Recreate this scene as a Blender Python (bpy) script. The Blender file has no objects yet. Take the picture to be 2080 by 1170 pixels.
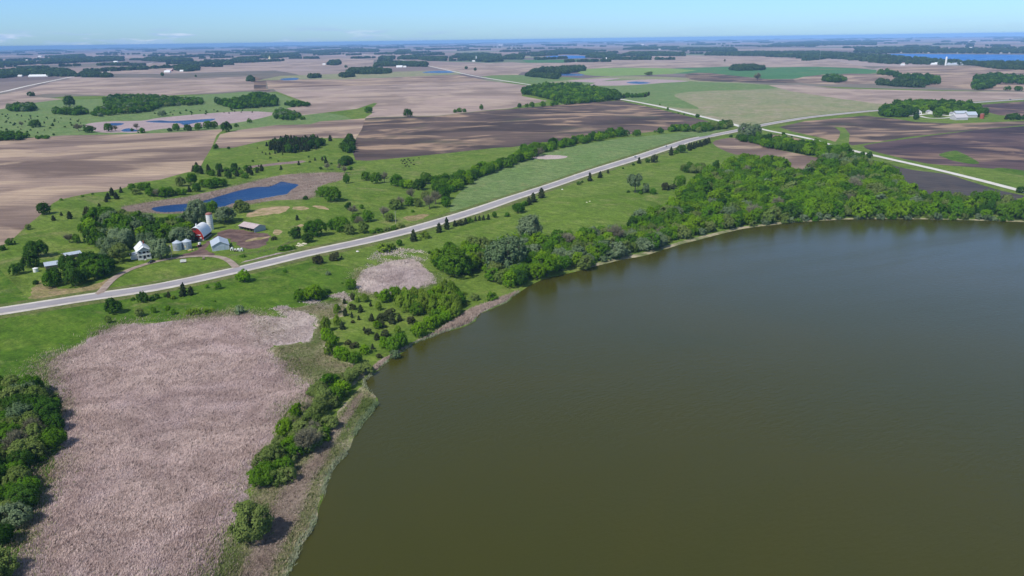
import bpy, bmesh, math, random
import numpy as np
from mathutils import Matrix, Vector
from mathutils.geometry import delaunay_2d_cdt

# ---------------------------------------------------------------- camera
W_PX, H_PX, FOC, CAM_Z = 2080., 1170., 1580., 120.
R_EARTH = 4.0e7                                   # gentle fall of the land toward the horizon
ROLL = math.atan(28/2080)
PITCH = math.atan((585-80.5)*math.cos(ROLL)/FOC)
scene = bpy.context.scene
COL = scene.collection
cp, sp_, ca, sa = math.cos(PITCH), math.sin(PITCH), math.cos(ROLL), math.sin(ROLL)
def pitchv(x, y, z): return (x, y*cp+z*sp_, -y*sp_+z*cp)
cam_data = bpy.data.cameras.new('camera')
cam = bpy.data.objects.new('camera', cam_data); COL.objects.link(cam)
Rv, Uv, Fv = pitchv(ca, 0, -sa), pitchv(sa, 0, ca), pitchv(0, 1, 0)
cam.matrix_world = Matrix(((Rv[0], Uv[0], -Fv[0], 0), (Rv[1], Uv[1], -Fv[1], 0), (Rv[2], Uv[2], -Fv[2], CAM_Z), (0, 0, 0, 1)))
cam_data.sensor_width = 36; cam_data.lens = 36*FOC/W_PX
cam_data.clip_start = 1; cam_data.clip_end = 120000
scene.camera = cam
# ---------------------------------------------------------------- light
SUN_EL = math.radians(50)
sh = np.array([0.70, 0.71]); sh /= np.linalg.norm(sh)       # ground direction of the shadows
sun_to = Vector((-sh[0]*math.cos(SUN_EL), -sh[1]*math.cos(SUN_EL), math.sin(SUN_EL)))
world = bpy.data.worlds.new('World'); scene.world = world; world.use_nodes = True
wn, wl = world.node_tree.nodes, world.node_tree.links
bg = wn['Background']
sky = wn.new('ShaderNodeTexSky'); sky.sky_type = 'NISHITA'; sky.sun_disc = False
sky.sun_elevation = SUN_EL; sky.sun_rotation = math.atan2(sun_to.x, sun_to.y)
sky.air_density = 1.0; sky.dust_density = 0.5; sky.ozone_density = 1.6; sky.altitude = 300
SKY_STRENGTH = 0.13
bg.inputs['Strength'].default_value = SKY_STRENGTH
# thin far cloud bank low over the left horizon
tc = wn.new('ShaderNodeTexCoord'); sx = wn.new('ShaderNodeSeparateXYZ'); wl.new(tc.outputs['Generated'], sx.inputs[0])
mp = wn.new('ShaderNodeMapping'); mp.inputs['Scale'].default_value = (14, 14, 120); wl.new(tc.outputs['Generated'], mp.inputs[0])
nz = wn.new('ShaderNodeTexNoise'); nz.inputs['Scale'].default_value = 1.0; nz.inputs['Detail'].default_value = 7; nz.inputs['Roughness'].default_value = .62
wl.new(mp.outputs[0], nz.inputs['Vector'])
def wmath(op, a, b=None, c=None):
    n = wn.new('ShaderNodeMath'); n.operation = op; n.use_clamp = False
    for i, v in enumerate((a, b, c)):
        if v is None: continue
        if isinstance(v, (int, float)): n.inputs[i].default_value = v
        else: wl.new(v, n.inputs[i])
    return n.outputs[0]
def wramp(v, a, b, lo=0., hi=1.):
    n = wn.new('ShaderNodeMapRange'); n.interpolation_type = 'SMOOTHSTEP'
    n.inputs[1].default_value = a; n.inputs[2].default_value = b; n.inputs[3].default_value = lo; n.inputs[4].default_value = hi
    wl.new(v, n.inputs[0]); return n.outputs[0]
band = wmath('MULTIPLY', wramp(sx.outputs['Z'], -0.01, .008), wramp(sx.outputs['Z'], .010, .021, 1, 0))
leftm = wramp(sx.outputs['X'], -.35, .15, 1, .15)
cl = wmath('MULTIPLY', wmath('MULTIPLY', wramp(nz.outputs['Fac'], .47, .62), band), leftm)
wisps = wmath('MULTIPLY', wmath('MULTIPLY', wramp(nz.outputs['Fac'], .66, .74), wramp(sx.outputs['Z'], .02, .03)), wramp(sx.outputs['Z'], .05, .07, .5, 0))
cl = wmath('MULTIPLY', wmath('MAXIMUM', cl, wisps), .75)
n2 = wn.new('ShaderNodeTexNoise'); n2.inputs['Scale'].default_value = 2.2; n2.inputs['Detail'].default_value = 4; wl.new(mp.outputs[0], n2.inputs['Vector'])
cmix = wn.new('ShaderNodeMix'); cmix.data_type = 'RGBA'; wl.new(wramp(n2.outputs['Fac'], .5, .68), cmix.inputs['Factor'])
cmix.inputs['A'].default_value = (2.7, 3.9, 6.0, 1); cmix.inputs['B'].default_value = (4.4, 5.2, 6.8, 1)
smix = wn.new('ShaderNodeMix'); smix.data_type = 'RGBA'; wl.new(cl, smix.inputs['Factor'])
tint = wn.new('ShaderNodeMix'); tint.data_type = 'RGBA'; tint.blend_type = 'MULTIPLY'; tint.inputs['Factor'].default_value = 1; 
# hazy summer air: the low sky is bluer than the plain model, the high sky is left as it is
tmix = wn.new('ShaderNodeMix'); tmix.data_type = 'RGBA'; tmix.inputs['A'].default_value = (.465, .75, 1.24, 1); tmix.inputs['B'].default_value = (1.08, .98, .88, 1)
wl.new(wramp(sx.outputs['Z'], .03, .42), tmix.inputs['Factor']); wl.new(tmix.outputs['Result'], tint.inputs['B'])
wl.new(sky.outputs[0], tint.inputs['A']); wl.new(tint.outputs['Result'], smix.inputs['A']); wl.new(cmix.outputs['Result'], smix.inputs['B'])
wl.new(smix.outputs['Result'], bg.inputs['Color'])
sun_data = bpy.data.lights.new('sun', 'SUN'); sun = bpy.data.objects.new('sun', sun_data); COL.objects.link(sun)
sun_data.energy = 4.0; sun_data.angle = math.radians(.53); sun_data.color = (1, .955, .89)
sun.rotation_euler = sun_to.to_track_quat('Z', 'Y').to_euler(); sun.location = (0, 0, 300)
vs = scene.view_settings
vs.view_transform = 'Standard'; vs.look = 'None'; vs.exposure = 0.15; vs.gamma = 1; vs.use_curve_mapping = False
scene.render.engine = 'CYCLES'
cy = scene.cycles
cy.max_bounces = 5; cy.diffuse_bounces = 2; cy.glossy_bounces = 2; cy.transmission_bounces = 2; cy.transparent_max_bounces = 8; cy.volume_bounces = 1
cy.use_denoising = True; cy.denoiser = 'OPENIMAGEDENOISE'; cy.denoising_input_passes = 'RGB_ALBEDO_NORMAL'; cy.denoising_prefilter = 'ACCURATE'
cy.sample_clamp_indirect = 4

# ---------------------------------------------------------------- pixel -> ground
def smooth(t): t = np.clip(t, 0, 1); return t*t*(3-2*t)
def rays(px, py):
    u = (np.asarray(px, float)-W_PX/2)/FOC; v = (H_PX/2-np.asarray(py, float))/FOC
    x = u*ca+v*sa; z = -u*sa+v*ca
    return x, cp+z*sp_, -sp_+z*cp
def hit(px, py, h):
    rx, ry, rz = rays(px, py)
    a = (rx*rx+ry*ry)/(2*R_EARTH); disc = rz*rz-4*a*(CAM_Z-h)
    rz = np.where(rz < 0, rz, -1e-6)
    t = np.where(disc > 0, (-rz-np.sqrt(np.maximum(disc, 0)))/(2*a), -rz/(2*a))
    t = np.minimum(np.maximum(t, 0), 44000/np.hypot(rx, ry))
    return rx*t, ry*t
def poly_px(pts): 
    p = np.array(pts, float); x, y = hit(p[:, 0], p[:, 1], 0); return np.stack([x, y], 1)
def catmull(pts, n=4, closed=True):
    P = np.array(pts, float); out = []; N = len(P)
    for i in range(N if closed else N-1):
        if closed: a, b, c, d = P[i-1], P[i], P[(i+1) % N], P[(i+2) % N]
        else: a, b, c, d = P[max(i-1, 0)], P[i], P[i+1], P[min(i+2, N-1)]
        for k in range(n):
            t = k/n
            out.append(.5*((2*b)+(-a+c)*t+(2*a-5*b+4*c-d)*t*t+(-a+3*b-3*c+d)*t**3))
    if not closed: out.append(P[-1])
    return np.array(out)
def inside(poly, x, y):
    poly = np.asarray(poly); x = np.asarray(x); y = np.asarray(y); res = np.zeros(x.shape, bool)
    j = len(poly)-1
    for i in range(len(poly)):
        xi, yi = poly[i]; xj, yj = poly[j]
        if yi != yj:
            c = ((yi > y) != (yj > y)) & (x < (xj-xi)*(y-yi)/(yj-yi)+xi)
            res ^= c
        j = i
    return res
def seg_dist(poly, x, y):
    d = np.full(np.shape(x), 1e9)
    P = np.asarray(poly)
    for i in range(len(P)):
        a = P[i-1]; b = P[i]; ab = b-a; L = ab@ab+1e-9
        t = np.clip(((x-a[0])*ab[0]+(y-a[1])*ab[1])/L, 0, 1)
        d = np.minimum(d, np.hypot(x-a[0]-t*ab[0], y-a[1]-t*ab[1]))
    return d

LAKE_SHORE = [(560,1260),(585,1170),(600,1137),(612,1105),(635,1075),(650,1030),(662,985),(675,950),(700,925),(715,900),(722,880),(732,862),(765,822),(762,805),(745,790),(740,775),(756,762),(790,732),(815,715),(840,699),(895,678),(955,658),(977,637),(1030,614),(1040,604),(1065,587),(1100,569),(1145,557),(1215,539),(1265,527),(1315,517),(1390,494),(1440,482),(1502,466),(1560,458),(1617,452),(1710,446),(1810,445),(1910,446),(2080,451),(2300,462),(2600,490)]
LAKE_PX = LAKE_SHORE+[(3400,560),(4200,1400),(4200,2600),(1500,2900),(420,2600),(480,1600)]
lk = catmull(LAKE_PX[:42], 3, closed=False); lk = np.concatenate([lk, np.array(LAKE_PX[42:], float)])
rngL = np.random.default_rng(3)
lk[:110] += rngL.normal(0, 1, (110, 2))*np.clip((lk[:110, 1:2]-430)/220, .3, 1.3)
LAKE = poly_px(lk)
POND_PX = [(307,424),(332,418),(375,414),(405,410),(450,397),(485,387),(520,380),(545,379),(560,374),(572,369),(590,372),(606,375),(602,380),(591,387),(582,395),(565,398),(545,402),(520,406),(480,412),(450,421),(400,428),(330,432)]
POND = poly_px(catmull(POND_PX, 3))
FARLAKE_PX = [(1780,111),(1810,109.3),(1935,110),(2080,111),(2500,108),(2500,122),(2080,126),(1985,125),(1885,121),(1835,116)]
FARLAKE = poly_px(FARLAKE_PX)
BUMPS_PX = [(1290,385,55,3.5),(1150,425,45,2.5),(1160,320,70,4.5),(1300,295,60,3.5),(560,432,28,2.2),(780,400,50,3),(640,310,70,3),
            (950,265,170,5),(200,330,130,4.5),(60,400,110,4),(850,200,260,5),(1850,310,120,3),(1400,320,70,2.5),(620,560,45,1.5),(120,470,60,2),(1150,250,120,3),
            (450,600,35,1),(300,230,160,3),(1650,215,200,4),(300,172,300,4)]
bx_, by_ = hit([b[0] for b in BUMPS_PX], [b[1] for b in BUMPS_PX], 0)
def hfun(x, y):
    x = np.asarray(x, float); y = np.asarray(y, float); D = np.hypot(x, y)
    h = np.zeros(x.shape)
    for (a, b, r, k), X, Y in zip(BUMPS_PX, bx_, by_): h = h+k*np.exp(-((x-X)**2+(y-Y)**2)/(2*r*r))
    far = smooth((D-900)/1500)
    h = h+far*(1.3*np.sin(x/211+y/397)+1.2*np.sin(x/503-y/307+1)+2.5*smooth((D-5000)/6000)*np.sin(x/900+y/1700))
    h = h+.25*np.sin(x/23+1.3)*np.sin(y/31)*(1-far)
    m = np.ones(x.shape)
    for P in (LAKE, POND, FARLAKE):
        near = seg_dist(P, x, y); near = np.where(inside(P, x, y), 0, near)
        w = smooth(near/(60 if P is not FARLAKE else 500)); m = np.minimum(m, w)
    h = h*m+.5*np.minimum(1, smooth(np.minimum(seg_dist(LAKE, x, y), seg_dist(POND, x, y))/5))*(m > 0)
    return h
def zfun(x, y): return hfun(x, y)-(np.asarray(x)**2+np.asarray(y)**2)/(2*R_EARTH)
def at_many(pts):
    p = np.array(pts, float); h = np.zeros(len(p))
    for _ in range(4):
        x, y = hit(p[:, 0], p[:, 1], h); h = .5*h+.5*hfun(x, y) if _ else hfun(x, y)
    x, y = hit(p[:, 0], p[:, 1], h)
    return x, y
def at(px, py):
    x, y = at_many([(px, py)]); return Vector((x[0], y[0], float(zfun(x, y)[0])))
def depth_of(x, y, z): return y*Fv[1]+(z-CAM_Z)*Fv[2]

# ---------------------------------------------------------------- materials
MATS = {}
def newmat(name):
    m = bpy.data.materials.new(name); m.use_nodes = True; nt = m.node_tree; nt.nodes.clear()
    out = nt.nodes.new('ShaderNodeOutputMaterial'); MATS[name] = m
    return m, nt, out
class NT:
    def __init__(s, nt): s.nt = nt
    def node(s, t, **kw):
        n = s.nt.nodes.new(t)
        for k, v in kw.items(): setattr(n, k, v)
        return n
    def link(s, a, b): s.nt.links.new(a, b)
    def pos(s, sc=(1, 1, 1), rot=0., off=(0, 0, 0)):
        g = s.node('ShaderNodeNewGeometry'); m = s.node('ShaderNodeMapping'); m.inputs['Scale'].default_value = sc
        m.inputs['Rotation'].default_value = (0, 0, rot); m.inputs['Location'].default_value = off
        if rot:
            m0 = s.node('ShaderNodeMapping'); m0.inputs['Rotation'].default_value = (0, 0, rot); s.link(g.outputs['Position'], m0.inputs[0])
            m.inputs['Rotation'].default_value = (0, 0, 0); s.link(m0.outputs[0], m.inputs[0])
        else: s.link(g.outputs['Position'], m.inputs[0])
        return m.outputs[0]
    def noise(s, vec, scale, detail=4, rough=.55, dist=0.):
        n = s.node('ShaderNodeTexNoise'); n.inputs['Scale'].default_value = scale; n.inputs['Detail'].default_value = detail
        n.inputs['Roughness'].default_value = rough; n.inputs['Distortion'].default_value = dist; s.link(vec, n.inputs['Vector']); return n.outputs['Fac']
    def rng(s, v, a, b, lo=0., hi=1.):
        n = s.node('ShaderNodeMapRange'); n.interpolation_type = 'SMOOTHSTEP'
        for i, q in enumerate((a, b, lo, hi)): n.inputs[i+1].default_value = q
        s.link(v, n.inputs[0]); return n.outputs[0]
    def mix(s, f, a, b, mode='MIX'):
        n = s.node('ShaderNodeMix', data_type='RGBA', blend_type=mode)
        for v, k in ((f, 'Factor'), (a, 'A'), (b, 'B')):
            if isinstance(v, (int, float)): n.inputs[k].default_value = v
            elif isinstance(v, (tuple, list)): n.inputs[k].default_value = (*v, 1)
            else: s.link(v, n.inputs[k])
        return n.outputs['Result']
    def math(s, op, a, b=0.):
        n = s.node('ShaderNodeMath', operation=op)
        for i, v in enumerate((a, b)):
            if isinstance(v, (int, float)): n.inputs[i].default_value = v
            else: s.link(v, n.inputs[i])
        return n.outputs[0]
    def bsdf(s, out, col, rough=.9, spec=.2, bump=None, bstr=.5, bdist=.3, metal=0., ior=None):
        b = s.node('ShaderNodeBsdfPrincipled')
        if isinstance(col, (tuple, list)): b.inputs['Base Color'].default_value = (*col, 1)
        else: s.link(col, b.inputs['Base Color'])
        if isinstance(rough, (int, float)): b.inputs['Roughness'].default_value = rough
        else: s.link(rough, b.inputs['Roughness'])
        b.inputs['Specular IOR Level'].default_value = spec; b.inputs['Metallic'].default_value = metal
        if ior: b.inputs['IOR'].default_value = ior
        if bump is not None:
            bn = s.node('ShaderNodeBump'); bn.inputs['Strength'].default_value = bstr; bn.inputs['Distance'].default_value = bdist
            s.link(bump, bn.inputs['Height']); s.link(bn.outputs[0], b.inputs['Normal'])
        s.link(b.outputs[0], out.inputs['Surface']); return b

def grass_mat(name, c1, c2, c3, patch=.012, dry=(.21, .20, .085), dryamt=(.54, .70)):
    m, nt, out = newmat(name); N = NT(nt)
    p = N.pos()
    a = N.rng(N.noise(p, patch, 5, .6, .6), .36, .64)
    col = N.mix(a, c1, c2)
    b = N.rng(N.noise(N.pos((1, 1, 1), .4, (40, 9, 0)), patch*3.7, 5, .65, 1.), .45, .7)
    col = N.mix(b, col, c3)
    d = N.rng(N.noise(N.pos((1, 1, 1), 0, (77, 33, 0)), patch*2.3, 6, .7, .8), *dryamt)
    col = N.mix(N.math('MULTIPLY', d, .55), col, dry)
    g = N.noise(N.pos((1, 1.6, 1), .7), .16, 7, .78, .5)
    g2 = N.noise(p, .95, 4, .7)
    col = N.mix(.75, col, N.mix(N.rng(g, .30, .70), (.58, .62, .55), (1.42, 1.36, 1.45)), 'MULTIPLY')
    sw = N.noise(N.pos((1/26., 1/2.6, 1), .75), 1., 4, .65, .5)
    col = N.mix(.5, col, N.mix(N.rng(sw, .32, .68), (.76, .80, .74), (1.22, 1.18, 1.26)), 'MULTIPLY')
    col = N.mix(.8, col, N.mix(N.rng(g2, .3, .7), (.66, .68, .66), (1.34, 1.30, 1.34)), 'MULTIPLY')
    N.bsdf(out, col, .95, .1, N.math('ADD', g, N.math('MULTIPLY', g2, .4)), .8, .5)
    return m
def soil_mat(name, dark, mid, tan, patch=.006, tanamt=(.56, .72), rot=0., green=None, rows=7.0, stretch=1.0):
    m, nt, out = newmat(name); N = NT(nt)
    p = N.pos((1, 1*stretch, 1), rot)
    a = N.rng(N.noise(p, patch, 5, .55, .7), .38, .62)
    col = N.mix(a, dark, mid)
    t = N.rng(N.noise(N.pos((1, 1*stretch, 1), rot, (3, 1.7, 0)), patch*1.45, 4, .5, .9), *tanamt)
    col = N.mix(N.math('MULTIPLY', t, .62), col, tan)
    if green:
        gq = N.rng(N.noise(N.pos((1, 1, 1), rot, (9, 4.7, 0)), patch*1.9, 4, .55, .6), .55, .7)
        col = N.mix(N.math('MULTIPLY', gq, .55), col, green)
    st = N.noise(N.pos((1/rows/8, 1/rows*1.2, 1), rot+.15), 1., 4, .6, .15)
    st2 = N.noise(N.pos((1/60, 1/3., 1), rot+.15), 1., 3, .6)
    fine = N.noise(N.pos(), .9, 4, .75)
    col = N.mix(.55, col, N.mix(N.rng(st, .3, .7), (.72, .73, .75), (1.25, 1.25, 1.22)), 'MULTIPLY')
    col = N.mix(.45, col, N.mix(N.rng(st2, .3, .7), (.75, .75, .75), (1.25, 1.25, 1.25)), 'MULTIPLY')
    col = N.mix(.4, col, N.mix(N.rng(fine, .25, .75), (.7, .7, .7), (1.3, 1.3, 1.3)), 'MULTIPLY')
    N.bsdf(out, col, .97, .1, fine, .4, .3)
    return m
def reed_ground(name, a, b, dark):
    m, nt, out = newmat(name); N = NT(nt)
    col = N.mix(N.rng(N.noise(N.pos(), .03, 5, .6, .5), .35, .65), a, b)
    sp = N.noise(N.pos((1.4, .8, 1), .5), .75, 5, .8)
    col = N.mix(N.rng(sp, .40, .62, .75, 0), col, dark)
    N.bsdf(out, col, .97, .05, sp, 1., .8)
    return m
def speck_mat(name, base, var, scale=.15, rough=.8, spec=.2, metal=0., fine=2.):
    m, nt, out = newmat(name); N = NT(nt)
    col = N.mix(N.rng(N.noise(N.pos(), scale, 5, .65), .35, .65), base, var)
    f = N.noise(N.pos(), fine, 4, .7)
    col = N.mix(.4, col, N.mix(f, (.6, .6, .6), (1.4, 1.4, 1.4)), 'MULTIPLY')
    N.bsdf(out, col, rough, spec, f, .3, .05, metal)
    return m
def ribbed(name, base, dirty, scale, rough=.5, metal=0., spec=.4, axis=0, depth=.05):
    m, nt, out = newmat(name); N = NT(nt)
    t = N.node('ShaderNodeTexCoord'); s = N.node('ShaderNodeSeparateXYZ'); N.link(t.outputs['Object'], s.inputs[0])
    w = N.math('SINE', N.math('MULTIPLY', s.outputs[axis], 2*math.pi/scale))
    col = N.mix(N.rng(N.noise(N.pos(), .7, 5, .7), .45, .75), base, dirty)
    col = N.mix(N.rng(w, .82, 1, 0, .4), col, tuple(c*.55 for c in base))
    N.bsdf(out, col, rough, spec, w, .5, depth, metal)
    return m
def leaf_mat(name, c1, c2, trans=.3, var=.35):
    m, nt, out = newmat(name); N = NT(nt)
    oi = N.node('ShaderNodeObjectInfo'); tcd = N.node('ShaderNodeTexCoord')
    n = N.noise(tcd.outputs['Object'], 5.5, 3, .6)
    f = N.math('ADD', N.math('MULTIPLY', oi.outputs['Random'], .6), N.math('MULTIPLY', n, .5))
    col = N.mix(N.rng(f, .15, .85), c1, c2)
    r2 = N.math('FRACT', N.math('MULTIPLY', oi.outputs['Random'], 17.31))
    k = N.node('ShaderNodeCombineColor')
    for i in range(3): N.link(N.math('ADD', N.math('MULTIPLY', r2, var), 1-var/2), k.inputs[i])
    col = N.mix(1., col, k.outputs[0], 'MULTIPLY')
    d = N.node('ShaderNodeBsdfDiffuse'); N.link(col, d.inputs[0])
    tr = N.node('ShaderNodeBsdfTranslucent'); N.link(N.mix(1., col, (1.0, 1.2, .6), 'MULTIPLY'), tr.inputs[0])
    mx = N.node('ShaderNodeMixShader'); mx.inputs[0].default_value = trans
    N.link(d.outputs[0], mx.inputs[1]); N.link(tr.outputs[0], mx.inputs[2]); N.link(mx.outputs[0], out.inputs['Surface'])
    return m

grass_mat('pasture', (.086, .150, .016), (.116, .178, .025), (.142, .192, .034))
grass_mat('meadow', (.125, .200, .060), (.155, .215, .075), (.100, .165, .045), .02)
grass_mat('lush_pasture', (.050, .112, .007), (.076, .145, .011), (.104, .165, .020), .02)
grass_mat('hill_pasture', (.085, .150, .014), (.115, .180, .024), (.145, .195, .040), .013)
grass_mat('verge', (.095, .135, .028), (.120, .140, .040), (.150, .150, .065), .03)
grass_mat('pale_grassland', (.25, .245, .13), (.195, .225, .105), (.31, .265, .185), .01)
grass_mat('mixed_marsh', (.21, .235, .085), (.30, .26, .19), (.13, .185, .05), .05, dry=(.44, .35, .30), dryamt=(.45, .6))
grass_mat('dry_lot', (.24, .19, .09), (.17, .17, .06), (.30, .22, .13), .05)
grass_mat('green_crop', (.060, .165, .055), (.075, .180, .062), (.050, .140, .045), .004)
grass_mat('lime_crop', (.185, .280, .070), (.165, .260, .065), (.20, .285, .09), .004)
soil_mat('brown_soil', (.150, .106, .088), (.29, .212, .168), (.47, .35, .245), .0046, (.48, .62), rot=-.15, stretch=1.8)
soil_mat('dark_soil', (.064, .047, .043), (.125, .088, .074), (.44, .305, .20), .0065, (.50, .63), rot=-.15, green=(.075, .075, .05), stretch=1.8)
soil_mat('black_soil', (.050, .036, .044), (.115, .075, .074), (.32, .21, .145), .007, (.52, .66), rot=.3, stretch=1.6)
soil_mat('mauve_soil', (.235, .178, .150), (.345, .262, .225), (.43, .335, .265), .005, (.48, .62), rot=-.1)
soil_mat('blue_soil', (.058, .052, .056), (.078, .068, .066), (.10, .08, .07), .012, (.5, .7), rot=.5)
soil_mat('olive_soil', (.130, .118, .095), (.17, .145, .12), (.22, .17, .14), .005, (.55, .7), rot=.1)
reed_ground('reed_floor', (.50, .395, .40), (.42, .33, .335), (.24, .185, .18))
reed_ground('reed_floor_pale', (.60, .50, .49), (.52, .42, .41), (.32, .26, .24))
reed_ground('reed_floor_brown', (.38, .30, .255), (.30, .235, .20), (.16, .125, .10))
reed_ground('reed_floor_dark', (.36, .265, .25), (.28, .205, .19), (.13, .09, .085))
speck_mat('mud', (.085, .050, .045), (.17, .11, .09), .15)
speck_mat('yard_dirt', (.36, .295, .245), (.25, .19, .155), .25)
speck_mat('bare_sand', (.42, .29, .19), (.21, .19, .07), .22)
speck_mat('foam', (.72, .76, .76), (.5, .56, .52), .8)
speck_mat('gravel', (.58, .54, .48), (.46, .42, .36), .2)
speck_mat('pale_gravel', (.62, .60, .55), (.55, .52, .47), .1)
speck_mat('shore_sand', (.38, .33, .22), (.10, .13, .04), .12)
def asphalt():
    m, nt, out = newmat('asphalt'); N = NT(nt)
    uv = N.node('ShaderNodeTexCoord'); s = N.node('ShaderNodeSeparateXYZ'); N.link(uv.outputs['UV'], s.inputs[0])
    col = N.mix(N.rng(N.noise(N.pos(), .08, 6, .7), .35, .65), (.27, .25, .265), (.33, .31, .315))
    tracks = N.math('ABSOLUTE', N.math('SUBTRACT', N.math('ABSOLUTE', N.math('SUBTRACT', s.outputs[0], .5)), .25))
    col = N.mix(N.rng(tracks, .0, .14, .28, 0), col, (.26, .24, .26))
    N.bsdf(out, col, .85, .3, N.noise(N.pos(), 3., 3), .2, .02)
asphalt()
def water(name, base, wave=.35, wscale=.45, rough=.12, spec=.5, var=None):
    m, nt, out = newmat(name); N = NT(nt)
    n1 = N.noise(N.pos((1, 2.6, 1), -.55), wscale, 5, .62, .3)
    n2 = N.noise(N.pos((1, 2., 1), -.25), wscale*3.4, 4, .6, .2)
    h = N.math('ADD', n1, N.math('MULTIPLY', n2, .45))
    col = N.mix(N.rng(N.noise(N.pos(), .009, 4, .6, .6), .35, .65), base, var or base)
    rr = N.rng(N.noise(N.pos((1/160., 1/28., 1), -.35), 1., 4, .6, .8), .3, .7, rough*.55, rough*1.5)
    N.bsdf(out, col, rr, spec, h, wave, .35, ior=1.333)
water('lake_water', (.047, .045, .003), .26, .30, .16, .42, (.042, .043, .004))
water('pond_water', (.003, .040, .145), .9, .8, .25, .22)  # blue of the mirrored sky is put into the base colour, specular lowered
water('far_lake_water', (.010, .120, .40), .9, .2, .4, .2)  # reflected sky painted into the base colour of the distant water
def patchwork():
    m, nt, out = newmat('far_farmland'); N = NT(nt)
    wob = N.node('ShaderNodeVectorMath', operation='ADD')
    v = N.pos((1/520., 1/900., 0), -.62)
    nn = N.node('ShaderNodeTexNoise'); nn.inputs['Scale'].default_value = 1.3; nn.inputs['Detail'].default_value = 3; N.link(v, nn.inputs['Vector'])
    sc = N.node('ShaderNodeVectorMath', operation='SCALE'); sc.inputs['Scale'].default_value = .35; N.link(nn.outputs['Color'], sc.inputs[0])
    N.link(v, wob.inputs[0]); N.link(sc.outputs[0], wob.inputs[1])
    fl = N.node('ShaderNodeVectorMath', operation='FLOOR'); N.link(wob.outputs[0], fl.inputs[0])
    wnz = N.node('ShaderNodeTexWhiteNoise'); wnz.noise_dimensions = '2D'; N.link(fl.outputs[0], wnz.inputs['Vector'])
    r = N.node('ShaderNodeValToRGB'); r.color_ramp.interpolation = 'CONSTANT'; N.link(wnz.outputs['Value'], r.inputs[0])
    cols = [(0, (.27, .205, .18)), (.2, (.33, .26, .235)), (.36, (.20, .16, .145)), (.5, (.17, .15, .12)), (.64, (.13, .165, .09)), (.68, (.28, .22, .19)), (.84, (.15, .12, .115)), (.95, (.2, .22, .13))]
    e = r.color_ramp.elements; e[0].position = 0; e[0].color = (*cols[0][1], 1); e[1].position = cols[1][0]; e[1].color = (*cols[1][1], 1)
    for p_, c_ in cols[2:]:
        q = e.new(p_); q.color = (*c_, 1)
    n = N.noise(N.pos(), .004, 5, .65, .5)
    col = N.mix(.8, r.outputs[0], N.mix(n, (.55, .55, .57), (1.4, 1.4, 1.38)), 'MULTIPLY')
    N.bsdf(out, col, .97, .1)
patchwork()
LEAF = {'bright': ((.105, .225, .006), (.160, .275, .012)), 'mid': ((.060, .155, .008), (.100, .200, .014)), 'dark': ((.034, .090, .010), (.056, .120, .016)),
        'silver': ((.125, .190, .085), (.180, .240, .125)), 'olive': ((.118, .180, .036), (.175, .228, .062)), 'cedar': ((.030, .047, .018), (.045, .058, .024)),
        'rust': ((.060, .062, .028), (.052, .068, .026)), 'yellow': ((.135, .225, .018), (.175, .255, .03)), 'distant': ((.042, .085, .026), (.080, .130, .042))}
for k, (a, b) in LEAF.items(): leaf_mat('leaf_'+k, a, b, .12 if k in ('cedar', 'rust') else .22)
leaf_mat('twig_grey', (.155, .150, .090), (.21, .20, .13), .0, .2)
speck_mat('bark', (.16, .13, .105), (.10, .08, .06), .8)
def blade_mat(name, a, b, c):
    m, nt, out = newmat(name); N = NT(nt)
    g = N.node('ShaderNodeAttribute'); g.attribute_name = 'rnd'
    col = N.mix(N.rng(g.outputs['Fac'], -.1, 1.), a, b)
    dk = N.rng(g.outputs['Fac'], -.9, -.2, .6, 1.)
    col = N.mix(N.rng(N.noise(N.pos(), .025, 5, .6, .6), .42, .66), col, c)
    col = N.mix(.8, col, N.mix(N.rng(N.noise(N.pos(), .06, 6, .7, 1.2), .3, .7), (.68, .62, .59), (1.15, 1.15, 1.13)), 'MULTIPLY')
    kc = N.node('ShaderNodeCombineColor')
    for i in range(3): N.link(dk, kc.inputs[i])
    col = N.mix(1., col, kc.outputs[0], 'MULTIPLY')
    d = N.node('ShaderNodeBsdfDiffuse'); N.link(col, d.inputs[0])
    tr = N.node('ShaderNodeBsdfTranslucent'); N.link(col, tr.inputs[0])
    mx = N.node('ShaderNodeMixShader'); mx.inputs[0].default_value = .3
    N.link(d.outputs[0], mx.inputs[1]); N.link(tr.outputs[0], mx.inputs[2]); N.link(mx.outputs[0], out.inputs['Surface'])
blade_mat('reed_blades', (.55, .435, .395), (.77, .64, .60), (.66, .535, .515))
blade_mat('brown_blades', (.34, .265, .225), (.55, .45, .385), (.42, .345, .29))
blade_mat('pale_blades', (.58, .49, .45), (.78, .69, .65), (.62, .53, .52))
blade_mat('green_blades', (.16, .22, .09), (.30, .33, .19), (.13, .19, .07))
blade_mat('shore_blades', (.24, .29, .17), (.42, .45, .32), (.17, .25, .12))
blade_mat('mixed_blades', (.20, .26, .075), (.50, .43, .30), (.17, .25, .06))
def flat(name, c, rough=.6, spec=.4, metal=0.):
    m, nt, out = newmat(name); N = NT(nt)
    col = N.mix(N.rng(N.noise(N.pos(), 1.1, 4, .7), .4, .75), c, tuple(v*.8 for v in c))
    N.bsdf(out, col, rough, spec, metal=metal); return m
ribbed('white_metal_roof', (.80, .82, .84), (.66, .68, .70), .9, .38, .0, .6, 1)
ribbed('grey_metal_roof', (.48, .54, .61), (.36, .41, .47), .9, .4, .1, .5, 1)
ribbed('rust_metal_roof', (.46, .38, .38), (.36, .27, .26), .9, .6, .0, .3, 0)
ribbed('blue_grey_siding', (.40, .46, .52), (.33, .38, .44), .6, .5, .1, .4, 0)
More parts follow.
